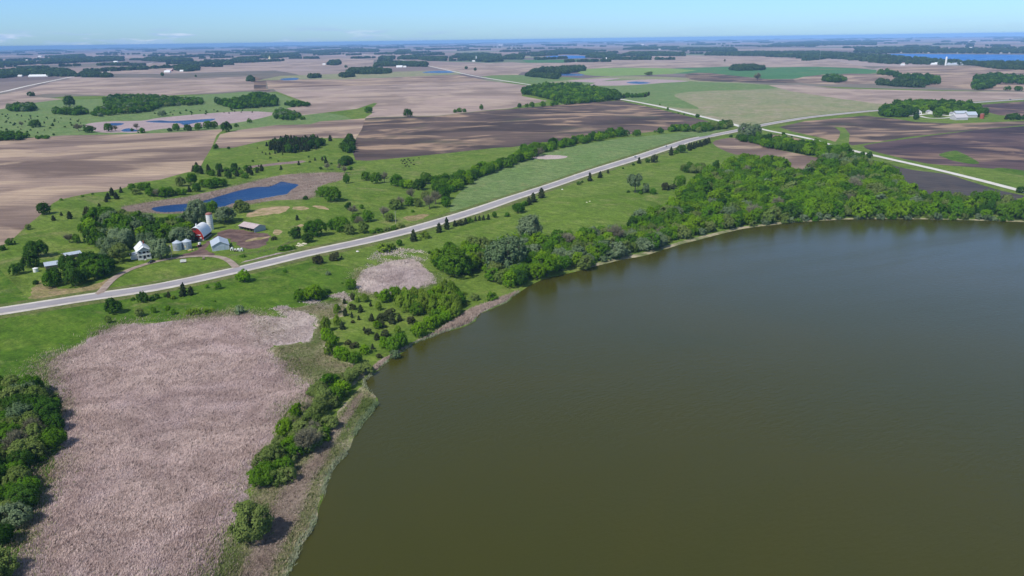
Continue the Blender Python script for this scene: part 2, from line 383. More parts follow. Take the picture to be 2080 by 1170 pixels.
ribbed('galvanised', (.50, .56, .63), (.40, .45, .50), .5, .4, .35, .5, 2)
flat('white_paint', (.78, .78, .76)); flat('pale_lilac', (.50, .48, .51)); flat('red_paint', (.36, .03, .026), .7, .2); flat('barn_shadow_side', (.55, .56, .58))
flat('stone', (.42, .38, .33), .9, .1); flat('concrete', (.60, .56, .55), .9, .1); flat('rust_red', (.28, .13, .11), .8, .2)
flat('dark_glass', (.02, .025, .035), .15, .6); flat('interior_and_shade', (.05, .042, .035), .9, .1); flat('timber', (.24, .19, .15), .9, .1)  # near-black interior tone also paints shade on the barn side and cattle shed
flat('black_paint', (.02, .02, .022), .25, .6); flat('rubber', (.03, .03, .03), .9, .1); flat('weathered_board', (.42, .38, .34), .9, .1); flat('shingle', (.33, .33, .36), .85, .2); flat('cow_black', (.025, .02, .018), .8, .1)
flat('hay', (.55, .45, .22), .95, .05); flat('red_brick', (.33, .10, .07), .85, .1); flat('steel', (.45, .46, .48), .4, .5, .6); flat('yellow_tin', (.62, .55, .33), .6, .3)

# ---------------------------------------------------------------- ground partition (one triangulation, one object per field)
FIELDS = []     # (name, material, polygon px, smooth)
def F(name, mat, pts, n=3): FIELDS.append((name, mat, catmull(pts, n) if n > 1 else np.array(pts, float)))
F('farmland', 'far_farmland', [(-900,260),(-300,225),(-60,212),(0,200),(60,203),(130,196),(400,192),(545,188),(700,170),(1060,166),(1110,174),(1240,172),(1500,167),(1560,172),(1800,180),(2080,187),(2400,190),(3000,200),(3000,62),(1040,82),(-1000,120)], 1)
F('pasture', 'meadow', [(-400,262),(0,206),(130,203),(400,194),(497,186),(560,190),(600,205),(640,225),(700,235),(700,248),(555,262),(455,265),(240,274),(-200,300)], 2)
F('ploughed_field', 'mauve_soil', [(-300,232),(0,192),(50,183),(105,167),(155,159),(300,157.5),(375,160),(515,155),(516,183),(497,184.5),(400,190.5),(312,196),(212,194),(150,191),(90,191),(60,196),(130,201),(60,210),(0,222),(-300,260)], 1)
F('ploughed_field', 'olive_soil', [(160,157.5),(215,150),(330,150),(430,147),(560,143),(600,150),(620,158),(540,162),(515,154.5),(375,159.5),(300,157)], 1)
F('ploughed_field', 'mauve_soil', [(208,147.5),(310,128),(430,125.5),(560,120),(700,118),(760,122),(755,131),(642,134),(560,142),(430,146),(330,149),(215,149.5)], 1)
F('ploughed_field', 'dark_soil', [(516,155),(541,162.5),(540,180),(553,186),(516,184)], 1)
F('ploughed_field', 'mauve_soil', [(872,134),(1040,126),(1060,128),(1150,128),(1230,120),(1240,114.5),(1400,112),(1560,115),(1700,124),(1780,141),(1735,138),(1560,136.5),(1480,135),(1365,139),(1265,138),(1175,142),(1150,136),(1060,147),(1040,160),(972,154),(920,144)], 1)
F('grassland', 'green_crop', [(1060,122),(1200,120.3),(1228,123),(1140,127.5),(1070,127)], 1)
F('marsh_edge', 'pale_grassland', [(520,164),(540,160),(570,154),(640,152),(700,149),(860,144),(930,144),(940,150),(930,151.5),(820,155.5),(695,161.5),(630,160.5),(541,163)], 1)
F('ploughed_field', 'mauve_soil', [(541,163),(630,161),(695,162),(820,156),(930,152),(990,163.5),(1040,170),(1085,175),(1062,183),(1060,195),(1113,205),(1056,215),(1040,220),(975,225.5),(890,235.5),(765,238),(742,240),(745,237),(756,230),(755,220),(766,210),(760,209),(725,221),(615,234),(582,220),(632,211),(600,200),(560,185)], 1)
F('ploughed_field', 'brown_soil', [(541,163),(630,161),(695,162),(820,156),(930,152),(985,162.5),(900,168),(780,172),(640,176),(545,181)], 1)
F('grassland', 'meadow', [(975,156),(1040,152),(1110,155),(1190,160),(1130,172),(1085,170),(1040,166)], 2)
F('grassland', 'pale_grassland', [(1112,173),(1130,165),(1200,158),(1240,155),(1310,155),(1400,158),(1500,167),(1560,172.5),(1610,180),(1700,193),(1805,211),(1787,223),(1710,229),(1635,238),(1560,251),(1500,253),(1415,233),(1340,216),(1272,203),(1240,190)], 2)
F('grassland', 'meadow', [(1140,172),(1210,162),(1300,162),(1420,166),(1560,172.5),(1570,180),(1430,185),(1370,192),(1390,205),(1420,222),(1340,214),(1265,200),(1240,190),(1200,182)], 3)
F('marsh_reeds', 'reed_floor', [(1150,164.5),(1230,159),(1260,160),(1220,165),(1330,161),(1400,165),(1350,168),(1300,172),(1240,174),(1195,173),(1210,168)], 2)
F('crop_field', 'lime_crop', [(1172,145),(1190,140),(1265,137.5),(1365,139),(1415,142.5),(1365,150),(1240,154.5),(1190,152)], 2)
F('crop_field', 'green_crop', [(1366,139.2),(1480,135.2),(1560,136.8),(1660,135.5),(1735,138.3),(1781,142),(1780,149.5),(1672,151.2),(1610,160.5),(1560,161),(1440,148),(1395,149.5),(1368,149.6),(1416,142.5)], 1)
F('ploughed_field', 'dark_soil', [(1395,149.7),(1440,148.2),(1560,161.2),(1610,161),(1635,166),(1600,168.5),(1500,167),(1420,164),(1395,158)], 2)
F('ploughed_field', 'brown_soil', [(1612,161),(1672,151.5),(1780,150),(1805,160),(1800,168),(1740,171),(1640,170)], 2)
F('ploughed_field', 'brown_soil', [(1782,142),(1800,136),(1900,134),(2020,135),(2090,142),(2400,150),(2400,190),(2080,184),(1985,182),(1910,178),(1850,172),(1800,160),(1782,150)], 1)
F('ploughed_field', 'mauve_soil', [(1560,173),(1620,172),(1710,180),(1910,184.5),(2080,186.5),(2500,190),(2500,178),(2080,200),(1965,207),(1835,207),(1797,212),(1710,201),(1610,186)], 1)
F('ploughed_field', 'black_soil', [(1978,214),(2080,206),(2450,186),(2450,240),(2080,236),(2030,234),(1998,226)], 1)
F('ploughed_field', 'dark_soil', [(1582,258),(1635,246),(1755,235),(1810,240),(1860,247.5),(1935,251),(1990,249),(2080,246),(2400,238),(2400,247),(2080,254),(1935,268.5),(1847,278),(1785,288),(1732,295.5),(1724,293),(1726,272),(1715,259),(1695,257.5),(1707,267),(1705,278),(1697,288),(1660,278),(1610,267.5)], 1)
F('ploughed_field', 'black_soil', [(1753,296.5),(1785,290),(1860,279.5),(1935,270),(2080,256),(2500,240),(2500,420),(2200,372),(2080,349),(1985,340),(1885,332.5),(1810,316),(1772,306.5)], 2)
F('grassland', 'lush_pasture', [(1907,314),(1935,306.5),(1950,309),(1989,330),(1970,332.5),(1935,326),(1922,321)], 3)
F('grassland', 'lush_pasture', [(2020,344),(2035,341),(2100,350),(2100,358),(2050,352)], 3)
F('ploughed_field', 'blue_soil', [(1760,322),(1810,335),(1860,346),(1920,353),(1960,365),(2035,387.5),(2080,397),(2400,470),(2400,505),(2080,430),(1960,420),(1860,405),(1825,395),(1822,365),(1790,345)], 2)
F('ploughed_field', 'brown_soil', [(1447,290),(1465,282.5),(1495,280),(1527,286),(1560,299),(1600,308),(1650,318),(1688,328),(1672,341),(1635,346),(1597,343),(1540,318),(1495,314),(1465,303)], 2)
F('ploughed_field', 'dark_soil', [(1562,273),(1600,277),(1640,286),(1652,293),(1610,290),(1560,284)], 2)
# left and middle
F('ploughed_field', 'brown_soil', [(-500,320),(-200,298),(0,285),(130,275),(240,273),(330,270),(435,263.5),(454,262.5),(440,275),(430,300),(416,322),(404,345),(375,351),(325,365),(275,371),(250,382),(217,389),(187,391.5),(150,399),(120,406),(107,413),(80,438),(55,458),(25,486),(0,501),(-200,560),(-600,640)], 1)
F('ploughed_field', 'brown_soil', [(447,273),(485,264),(520,259.5),(560,254),(630,252.5),(650,246.5),(742,240.5),(760,240),(735,262),(722,283),(710,281.5),(660,280.5),(600,281),(555,282.5),(520,289.5),(475,300),(445,301),(437,292)], 1)
F('ploughed_field', 'dark_soil', [(742,240.5),(765,238.5),(890,236),(975,226),(1040,221),(1140,212.5),(1237,205.5),(1260,203.5),(1275,208),(1340,222),(1415,240.5),(1440,246.5),(1402,257),(1340,266),(1300,270.5),(1230,277.5),(1100,289.5),(1040,299),(1010,300),(895,312.5),(770,324.5),(745,326.5),(722,325),(717,310),(721,286),(735,262)], 1)
F('pasture_slope', 'meadow', [(915,418),(940,385),(985,352),(1060,328),(1100,312),(1150,300),(1240,284),(1320,276),(1440,263),(1478,266),(1365,292),(1200,346),(1040,398),(930,435)], 3)
F('marsh_reeds', 'reed_floor_pale', [(1070,320),(1110,315),(1152,317),(1140,322),(1095,323)], 3)
F('marsh_reeds', 'reed_floor', [(172,254),(212,247),(287,245),(325,239),(425,230),(500,226),(558,229),(545,236),(500,246),(425,256),(337,261),(275,269.5),(250,269),(200,268.5)], 3)
F('marsh_reeds', 'reed_floor_dark', [(500,338.5),(560,331),(615,326),(616,330),(560,335),(500,342)], 2)
F('pond_reeds', 'reed_floor_brown', [(247,421),(275,415),(330,406),(375,400),(450,384),(520,367),(570,356),(620,352),(697,351),(692,366),(655,376),(645,390),(640,398),(620,405),(560,407),(520,413),(480,421),(440,428),(400,432),(350,434),(300,433),(255,429)], 3)
F('marsh_reeds', 'reed_floor_dark', [(1320,379),(1340,381),(1352,386),(1389,383),(1386,391),(1362,394),(1340,394)], 3)
F('pasture', 'lush_pasture', [(-300,640),(0,548),(60,610),(0,626),(-300,672)], 1)
F('pasture', 'lush_pasture', [(-500,705),(0,645),(215,607),(380,582),(520,556),(640,530),(720,545),(720,580),(690,605),(620,622),(560,632),(500,636),(420,641),(340,654),(262,655),(230,661),(190,683),(130,713),(60,745),(-100,800),(-600,1000)], 1)
F('pasture', 'hill_pasture', [(760,480),(900,478),(1055,436),(1120,400),(1200,370),(1340,330),(1440,300),(1500,325),(1440,350),(1390,380),(1320,430),(1260,455),(1130,490),(1040,500),(960,500),(890,530),(800,530)], 3)
F('dry_grass', 'dry_lot', [(58,606),(75,570),(90,578),(140,588),(200,574),(228,562),(215,577),(180,592),(120,603)], 3)
F('farmyard', 'mud', [(434,484),(440,474),(455,468),(480,466),(520,472),(545,478),(542,490),(538,500),(515,505),(495,504),(484,500),(478,490),(468,492),(462,485)], 3)
F('farmyard', 'mud', [(345,527),(365,518),(395,510),(413,498),(430,486),(434,490),(424,500),(427,511),(440,516),(430,521),(400,521),(370,525)], 3)
F('bare_ground', 'bare_sand', [(499,440),(510,431),(530,424),(560,420),(588,419),(586,426),(572,432),(540,437),(510,441)], 3)
F('bare_ground', 'bare_sand', [(596,420),(612,419),(625,423),(615,427),(600,426)], 3)
F('bare_ground', 'bare_sand', [(636,418),(655,418),(670,424),(655,425),(640,422)], 3)
F('bare_ground', 'bare_sand', [(552,474),(562,467),(572,468),(575,473),(562,477)], 3)
F('bare_ground', 'bare_sand', [(598,459),(610,455),(617,458),(608,461)], 3)
F('bare_ground', 'bare_sand', [(500,488),(520,483),(545,480),(530,486),(505,490)], 3)
F('roadside_reeds', 'reed_floor', [(492,533),(520,523),(560,515),(602,507),(602,514),(560,522),(520,531)], 2)
F('dry_grass', 'dry_lot', [(822,441),(850,436),(870,436),(850,447),(830,448)], 3)
F('reed_bed', 'reed_floor', [(398,1300),(432,1170),(458,1110),(482,1070),(492,1030),(502,1000),(512,960),(542,925),(566,890),(572,850),(597,820),(632,812),(641,790),(602,765),(590,740),(562,728),(555,705),(560,690),(530,655),(520,636),(480,639),(420,644),(340,656),(265,657),(230,664),(190,686),(130,716),(102,738),(100,760),(112,800),(130,850),(125,900),(110,950),(90,990),(60,1070),(30,1150),(-50,1300),(-100,1500),(300,1500)], 3)
F('reed_bed', 'reed_floor_pale', [(519,640),(560,650),(600,637),(640,642),(643,660),(624,690),(600,695),(555,702),(525,712),(500,705),(495,670)], 3)
F('undergrowth', 'lush_pasture', [(-200,760),(60,745),(98,738),(105,765),(118,800),(128,850),(118,905),(105,945),(85,990),(55,1070),(28,1150),(-60,1300),(-400,1300)], 3)
F('marsh_grass', 'mixed_marsh', [(560,632),(620,622),(690,606),(700,640),(665,650),(655,680),(675,725),(715,742),(745,745),(735,765),(700,790),(680,800),(650,800),(640,785),(605,763),(592,738),(564,727),(556,706),(600,697),(626,692),(645,660),(640,640),(600,634)], 2)
F('marsh_reeds', 'reed_floor_dark', [(628,765),(640,748),(675,750),(690,752),(692,765),(665,778),(640,785)], 3)
F('marsh_reeds', 'reed_floor_pale', [(722,572),(740,549),(765,540),(790,532),(840,529),(865,545),(886,570),(870,580),(840,590),(790,600),(750,598),(726,587)], 3)
F('shore_reeds', 'mixed_marsh', [(398,1300),(432,1170),(458,1110),(482,1075),(500,1030),(520,985),(560,960),(600,925),(640,900),(660,870),(690,835),(720,800),(745,770),(742,778),(746,792),(762,806),(764,822),(731,862),(721,880),(713,901),(698,925),(673,950),(660,985),(648,1030),(633,1075),(610,1105),(597,1137),(582,1170),(557,1260),(470,1500),(300,1500)], 1)
F('shore_reeds', 'reed_floor_dark', [(480,1180),(520,1085),(560,1010),(600,965),(650,900),(690,850),(715,815),(735,800),(732,820),(705,862),(680,905),(655,950),(632,990),(615,1040),(590,1085),(565,1130),(545,1180),(520,1260),(450,1260)], 3)
F('shore_reeds', 'reed_floor_brown', [(757,745),(785,727),(812,712),(838,697),(870,682),(900,665),(930,645),(955,628),(985,616),(1030,600),(1055,588),(1040,602),(1028,613),(977,635),(955,656),(895,676),(840,697),(815,713),(790,730),(765,752)], 2)
F('shore_strip', 'shore_sand', [(1180,547),(1215,533),(1265,521),(1315,511),(1390,488),(1440,476),(1502,461),(1560,454),(1617,448),(1710,443),(1810,442),(1910,443),(2080,448),(2080,452),(1910,447),(1810,446),(1710,447),(1617,453),(1560,459),(1502,467),(1440,483),(1390,495),(1315,518),(1265,528),(1215,540)], 1)
for e in [(712,838,8,3),(702,862,7,3),(697,872,5,2),(722,822,4,2),(748,815,4,1.6),(1228,533,0,0)]:
    if e[2]: F('foam_patch', 'foam', [(e[0]+e[2]*math.cos(a)*(1+.3*math.sin(a*3+e[0])), e[1]+e[3]*math.sin(a)*(1+.3*math.cos(a*2+e[0]))) for a in np.linspace(0, 6.28, 9)[:-1]], 2)
F('marsh_pool', 'pond_water', [(215,254),(225,250),(252,250.5),(240,255)], 3)
F('marsh_pool', 'pond_water', [(295,247),(325,244.5),(350,246),(400,243),(437,241),(425,246.5),(400,249),(375,254),(362,250),(320,249)], 3)
F('marsh_pool', 'pond_water', [(247,264),(262,260.5),(282,266),(262,267.5),(250,267)], 3)
F('marsh_pool', 'pond_water', [(570,160.3),(588,158.5),(606,158.5),(602,162.5),(575,163)], 2)
F('marsh_pool', 'pond_water', [(858,146.5),(890,143.6),(924,145),(915,148),(870,148.3)], 2)
F('marsh_pool', 'far_lake_water', [(1105,115),(1150,112.5),(1192,114),(1190,118),(1120,119)], 2)
F('marsh_pool', 'pond_water', [(1108,150.5),(1140,149),(1183,151),(1180,153.6),(1120,153)], 2)
F('marsh_pool', 'pond_water', [(1272,168),(1290,165.5),(1322,168),(1300,170.5)], 2)
polys = [(n, m, poly_px(p)) for n, m, p in FIELDS]
# ground positions follow the relief
polys = []
def ragged(P, amp, step):
    out = []; N_ = len(P)
    for i in range(N_):
        a, b = P[i], P[(i+1) % N_]; L = np.hypot(*(b-a)); k = int(min(max(1, L//step), 40))
        for j in range(k): out.append(a+(b-a)*j/k)
    Q = np.array(out); D_ = np.hypot(Q[:, 0], Q[:, 1]); f = np.clip(1.2-D_/1500, .3, 1)[:, None]
    w = np.stack([np.sin(Q[:, 0]/5.3+Q[:, 1]/7.1)+.7*np.sin(Q[:, 0]/2.3-Q[:, 1]/1.9)+.5*np.sin(Q[:, 1]/1.1+Q[:, 0]/3.3), np.cos(Q[:, 0]/6.1-Q[:, 1]/4.7)+.7*np.sin(Q[:, 0]/1.7+Q[:, 1]/2.7)+.5*np.cos(Q[:, 0]/1.3)], 1)
    return Q+w*amp*f
for n, m, p in FIELDS:
    x, y = at_many(p); P = np.stack([x, y], 1); near = np.hypot(x, y).min() < 900
    if near and n in ('reed_bed', 'marsh_reeds', 'marsh_grass', 'shore_reeds', 'bare_ground', 'farmyard', 'dry_grass', 'undergrowth', 'roadside_reeds', 'foam_patch'): P = ragged(P, {'reed_bed': 2.0, 'bare_ground': .9, 'foam_patch': .25, 'shore_reeds': .5}.get(n, 1.1), 2.5)
    polys.append((n, m, P))
polys.append(('farm_pond', 'pond_water', POND)); polys.append(('far_lake', 'far_lake_water', FARLAKE)); polys.append(('lake', 'lake_water', LAKE))

pts = []; az_f = np.radians(np.concatenate([np.arange(-180, -50, 10), np.arange(-50, 50.01, .95), np.arange(60, 180, 10)]))
D = 40.; ring = 0
while D < 45500:
    for a in az_f: pts.append((D*math.sin(a+(ring % 2)*.008), D*math.cos(a+(ring % 2)*.008)))
    D *= 1.036; ring += 1
pts.append((0, 0))
pts = [Vector(p) for p in pts]; edges = []; faces = []
for n, m, P in polys:
    keep = [P[0]]
    for q in P[1:]:
        if np.hypot(*(q-keep[-1])) > .3: keep.append(q)
    i0 = len(pts); pts += [Vector((float(q[0]), float(q[1]))) for q in keep]; faces.append(list(range(i0, len(pts))))
V, E_, Fc, ov, oe, of = delaunay_2d_cdt(pts, [], faces, 0, 1e-3)
VA = np.array([(v.x, v.y) for v in V]); ZA = zfun(VA[:, 0], VA[:, 1])
owner = {}
cent = VA[np.array([f[:3] for f in Fc])].mean(1)
own = np.full(len(Fc), -1)
for k, (n, m, P) in enumerate(polys):
    P = np.asarray(P); bb = (cent[:, 0] > P[:, 0].min()) & (cent[:, 0] < P[:, 0].max()) & (cent[:, 1] > P[:, 1].min()) & (cent[:, 1] < P[:, 1].max())
    idx = np.nonzero(bb)[0]
    if len(idx): own[idx[inside(P, cent[idx, 0], cent[idx, 1])]] = k
FA = np.array([f[:3] for f in Fc])
def add_mesh_np(name, verts, tris, mat, parent=None, nper=3, smooth_=False):
    me = bpy.data.meshes.new(name); nv, nf = len(verts), len(tris)
    me.vertices.add(nv); me.vertices.foreach_set('co', np.asarray(verts, np.float32).ravel())
    me.loops.add(nf*nper); me.loops.foreach_set('vertex_index', np.asarray(tris, np.int32).ravel())
    me.polygons.add(nf); me.polygons.foreach_set('loop_start', np.arange(0, nf*nper, nper, dtype=np.int32))
    if smooth_: me.polygons.foreach_set('use_smooth', np.ones(nf, bool))
    me.update(calc_edges=True); me.validate()
    if mat: me.materials.append(MATS[mat])
    return me
def ob(name, me, parent=None, kind=None, label=None, cat=None, group=None):
    o = bpy.data.objects.new(name, me); COL.objects.link(o)
    if parent: o.parent = parent
    tag(o, label, cat, group, kind); return o
def tag(o, label=None, cat=None, group=None, kind=None):
    if label: o['label'] = label
    if cat: o['category'] = cat
    if group: o['group'] = group
    if kind: o['kind'] = kind
FIELD_LABEL = {'lake': 'wide olive green lake filling the right side', 'farm_pond': 'deep blue pond ringed by dry reeds behind the farm', 'far_lake': 'bright blue lake near the right horizon'}
for k in range(-1, len(polys)):
    idx = np.nonzero(own == k)[0]
    if not len(idx): continue
    name, mat = ('ground', 'pasture') if k < 0 else polys[k][:2]
    tri = FA[idx]; used, inv = np.unique(tri, return_inverse=True); tri = inv.reshape(-1, 3)
    vv = np.stack([VA[used, 0], VA[used, 1], ZA[used]], 1)
    a, b, c = vv[tri[:, 0]], vv[tri[:, 1]], vv[tri[:, 2]]
    nzv = (b[:, 0]-a[:, 0])*(c[:, 1]-a[:, 1])-(b[:, 1]-a[:, 1])*(c[:, 0]-a[:, 0])
    tri[nzv < 0] = tri[nzv < 0][:, ::-1]
    o = ob(name, add_mesh_np(name, vv, tri, mat, smooth_=True), kind='structure', label=FIELD_LABEL.get(name))

# ---------------------------------------------------------------- roads
def ribbon(name, mat, px, half, lift, label=None, step=6., ground_line=None, off=0.):
    if ground_line is None:
        x, y = at_many(catmull(px, 8, closed=False)); L = np.stack([x, y], 1)
    else: L = ground_line
    d = np.concatenate([[0], np.cumsum(np.hypot(*(L[1:]-L[:-1]).T))]); s = np.arange(0, d[-1], step)
    C = np.stack([np.interp(s, d, L[:, 0]), np.interp(s, d, L[:, 1])], 1)
    for _ in range(6): C[1:-1] = (C[:-2]+2*C[1:-1]+C[2:])/4
    T = np.gradient(C, axis=0); T /= np.linalg.norm(T, axis=1)[:, None]; Nn = np.stack([-T[:, 1], T[:, 0]], 1)
    cols = np.linspace(-1, 1, 5); vv = []
    for c in cols:
        q = C+Nn*(off+half*c); vv.append(np.stack([q[:, 0], q[:, 1], zfun(q[:, 0], q[:, 1])+lift-(.06*abs(c))], 1))
    vv = np.stack(vv, 1); n = len(C); flatv = vv.reshape(-1, 3); f = []
    for i in range(n-1):
        for j in range(4): f.append((i*5+j, i*5+j+1, (i+1)*5+j+1, (i+1)*5+j))
    f = np.array(f)[:, ::-1]
    me = add_mesh_np(name, flatv, f, mat, nper=4, smooth_=True)
    uv = me.uv_layers.new(name='UVMap'); li = np.zeros(len(me.loops), np.int32); me.loops.foreach_get('vertex_index', li)
    u = np.stack([(li % 5)/4., (li//5)*step/10.], 1).astype(np.float32); uv.data.foreach_set('uv', u.ravel())
    ob(name, me, kind='structure', label=label); return C
HWY = [(-500,706),(-250,668),(-100,647),(0,633),(100,617),(200,600.5),(300,588),(400,567),(520,540.5),(620,515.5),(720,494.5),(820,471),(895,450),(970,427),(1040,403),(1115,379),(1200,349.5),(1290,321.5),(1365,297),(1415,282),(1497,265.5),(1520,260),(1560,252),(1635,239.5),(1710,231),(1787,224),(1880,217.5),(1965,209.5),(2080,201.5),(2300,186),(2600,170)]
cl_ = ribbon('road_shoulder', 'gravel', HWY, 7.0, .22)
ribbon('road_verge', 'verge', None, 13., .1, ground_line=cl_)
ribbon('road', 'asphalt', None, 4.2, .32, 'paved two lane road with pale gravel shoulders', ground_line=cl_)
GR1 = [(722,107),(755,114),(807,120),(832,126),(870,134),(920,145),(970,155.5),(1040,166.5),(1107,177),(1180,190),(1260,201.5),(1340,216.5),(1415,234.5),(1485,251.5),(1508,258.5)]
ribbon('gravel_road', 'pale_gravel', GR1, 4.6, .3)
ribbon('gravel_road', 'pale_gravel', [(1530,257.5),(1560,265.5),(1635,280),(1685,294),(1727,305),(1810,324),(1927,350.5),(2062,385),(2200,424),(2500,520)], 3.6, .3)
ribbon('gravel_road', 'pale_gravel', [(-300,235),(-100,204),(0,187.5),(50,176),(100,165.5),(142,157),(170,153),(195,150),(250,139.5),(310,127.5)], 6, .3)
ribbon('driveway', 'yard_dirt', [(196,603),(208,590),(232,563),(255,550),(300,535),(345,524),(415,519),(445,519),(462,526),(476,540),(486,549)], 2.0, .3)
ribbon('driveway', 'pale_gravel', [(1787,226),(1840,236),(1870,233),(1885,231),(1900,232),(1940,237)], 3.5, .3)
ribbon('driveway', 'pale_gravel', [(1869,236),(1890,241),(1920,240),(1945,237)], 3, .3)
ribbon('field_track', 'verge', [(570,500),(590,493),(612,485)], 1.2, .15)

# ---------------------------------------------------------------- reeds (stuff)
def blades(name, mat, polypx, n, hgt, wid, label, exclude=None, seed=1, lean=.35, patchy=0, soft=3.5, fringe=0):
    r = np.random.default_rng(seed); x, y = at_many(polypx); P = np.stack([x, y], 1)
    got = np.zeros((0, 2)); tries = 0
    while len(got) < n and tries < 30:
        q = np.stack([r.uniform(P[:, 0].min(), P[:, 0].max(), n*2), r.uniform(P[:, 1].min(), P[:, 1].max(), n*2)], 1)
        k = inside(P, q[:, 0], q[:, 1])
        if exclude is not None: k &= ~inside(exclude, q[:, 0], q[:, 1])
        q = q[k]
        dens = .5+.5*np.sin(q[:, 0]/3.1+np.sin(q[:, 1]/5.3)*2)*np.sin(q[:, 1]/4.3+np.sin(q[:, 0]/6.7)*2)
        q = q[r.random(len(q)) < .25+.75*dens]
        ed = seg_dist(P, q[:, 0], q[:, 1]); q = q[r.random(len(q)) < np.clip(ed/soft, .12, 1)]
        if patchy: q = q[(np.sin(q[:, 0]/3.7+q[:, 1]/2.9)+np.sin(q[:, 1]/5.1-q[:, 0]/8.3)+r.normal(0, .5, len(q))) > -patchy]
        got = np.concatenate([got, q]); tries += 1
    if fringe:     # tufts straggling across the outline instead of filling it
        Q = np.concatenate([P, P[:1]]); sl = np.hypot(*(Q[1:]-Q[:-1]).T); cs = np.concatenate([[0], np.cumsum(sl)]); t = r.uniform(0, cs[-1], n)
        t = t[np.sin(t/7.)+np.sin(t/17.+1)+r.normal(0, .7, len(t)) > -.2]
        got = np.stack([np.interp(t, cs, Q[:, 0]), np.interp(t, cs, Q[:, 1])], 1); off = r.normal(0, 1, (len(got), 2))*fringe*(.6+.6*np.abs(np.sin(t/23.)))[:, None]; got = got+off
        got = got[~inside(LAKE, got[:, 0], got[:, 1]) & ~inside(POND, got[:, 0], got[:, 1])]
    got = got[:n]; n = len(got); z = zfun(got[:, 0], got[:, 1])
    a = r.uniform(0, math.pi, n); h = hgt*r.uniform(.55, 1.15, n)*(.8+.3*np.sin(got[:, 0]/9.3+np.sin(got[:, 1]/13.)*2)*np.sin(got[:, 1]/11.+np.sin(got[:, 0]/17.)*2)); w = wid*r.uniform(.6, 1.3, n)
    lx = r.normal(.25, lean, n)*h; ly = r.normal(.2, lean, n)*h
    dx, dy = np.cos(a)*w/2, np.sin(a)*w/2
    v = np.zeros((n, 4, 3)); v[:, 0] = np.stack([got[:, 0]-dx, got[:, 1]-dy, z-.05], 1); v[:, 1] = np.stack([got[:, 0]+dx, got[:, 1]+dy, z-.05], 1)
    v[:, 2] = np.stack([got[:, 0]+dx*.5+lx, got[:, 1]+dy*.5+ly, z+h], 1); v[:, 3] = np.stack([got[:, 0]-dx*.5+lx, got[:, 1]-dy*.5+ly, z+h*.93], 1)
    me = add_mesh_np(name, v.reshape(-1, 3), np.arange(n*4).reshape(-1, 4), mat, nper=4)
    at_ = me.attributes.new('rnd', 'FLOAT', 'POINT'); cellr = np.modf(np.abs(np.sin(np.floor(got[:, 0]/.45)*12.9898+np.floor(got[:, 1]/.7)*78.233)*43758.5453))[0]
    rn = .55*cellr+.45*r.random(n); rn = np.where(cellr < .07, -.9, rn); v3 = v.reshape(-1, 4, 3)
    at_.data.foreach_set('value', np.repeat(rn, 4).astype(np.float32))
    ob(name, me, kind='stuff', label=label, cat='reeds')
fd = {}
for n_, m_, p_ in FIELDS: fd.setdefault((n_, m_), []).append(p_)
def clipy(p, ymax): p = np.array(p); p[:, 1] = np.minimum(p[:, 1], ymax); return p
blades('reeds', 'reed_blades', clipy(fd[('reed_bed', 'reed_floor')][0], 1200), 440000, .8, .15, 'dry mauve reeds covering the large marsh in the left foreground', seed=2, lean=.25, soft=9)
blades('reeds', 'pale_blades', fd[('reed_bed', 'reed_floor_pale')][0], 34000, .6, .24, 'pale flattened reeds at the back corner of the large marsh', seed=3, lean=.8)
blades('reeds', 'pale_blades', fd[('marsh_reeds', 'reed_floor_pale')][1], 40000, .9, .22, 'pale reeds in the small marsh beside the young trees', seed=4, lean=.6)
blades('reeds', 'mixed_blades', fd[('marsh_grass', 'mixed_marsh')][0], 60000, .6, .2, 'mixed green and straw marsh grass beside the big reed bed', seed=5)
blades('reeds', 'mixed_blades', clipy(fd[('shore_reeds', 'mixed_marsh')][0], 1210), 60000, .8, .2, 'green and straw grass on the bank between reed bed and lake', seed=6)
blades('reeds', 'brown_blades', clipy(fd[('shore_reeds', 'reed_floor_dark')][0], 1210), 52000, 1.0, .17, 'dry mauve reeds on the bank between marsh and lake', seed=7)
blades('reeds', 'brown_blades', fd[('shore_reeds', 'reed_floor_brown')][0], 12000, 1.1, .22, 'pale dry reeds lining the lake edge below the young trees', seed=8)
blades('reeds', 'brown_blades', fd[('pond_reeds', 'reed_floor_brown')][0], 40000, .8, .25, 'mauve reeds around the blue farm pond', seed=9, exclude=POND)
blades('reeds', 'mixed_blades', clipy(fd[('reed_bed', 'reed_floor')][0], 1200), 30000, .8, .22, 'straw and green tufts straggling along the edge of the large marsh', seed=21, fringe=3.6)
blades('reeds', 'brown_blades', clipy(fd[('reed_bed', 'reed_floor')][0], 1200), 30000, .9, .2, 'brown tufts thinning out along the edge of the large marsh', seed=22, fringe=4.5)
blades('reeds', 'mixed_blades', fd[('marsh_reeds', 'reed_floor_pale')][1], 9000, .7, .25, 'green and straw tufts round the edge of the small marsh', seed=23, fringe=3.2)
blades('reeds', 'mixed_blades', fd[('pond_reeds', 'reed_floor_brown')][0], 12000, .7, .3, 'green and straw tufts round the edge of the farm pond reeds', seed=24, fringe=3.5)
edge = np.array(LAKE_SHORE[:26], float)
wout = np.interp(edge[:, 1], [600, 720, 800, 870, 960, 1260], [2, 3, 14, 22, 16, 12]); win = np.interp(edge[:, 1], [600, 720, 800, 1260], [1, 3, 8, 12])
pin = np.concatenate([edge-np.stack([win, win*.3], 1), (edge+np.stack([wout*.22, wout*.07], 1))[::-1]])
blades('reeds', 'shore_blades', clipy(pin, 1215), 36000, 1.1, .17, 'grey green rushes standing at the water edge of the near lake shore', seed=10, patchy=.35)
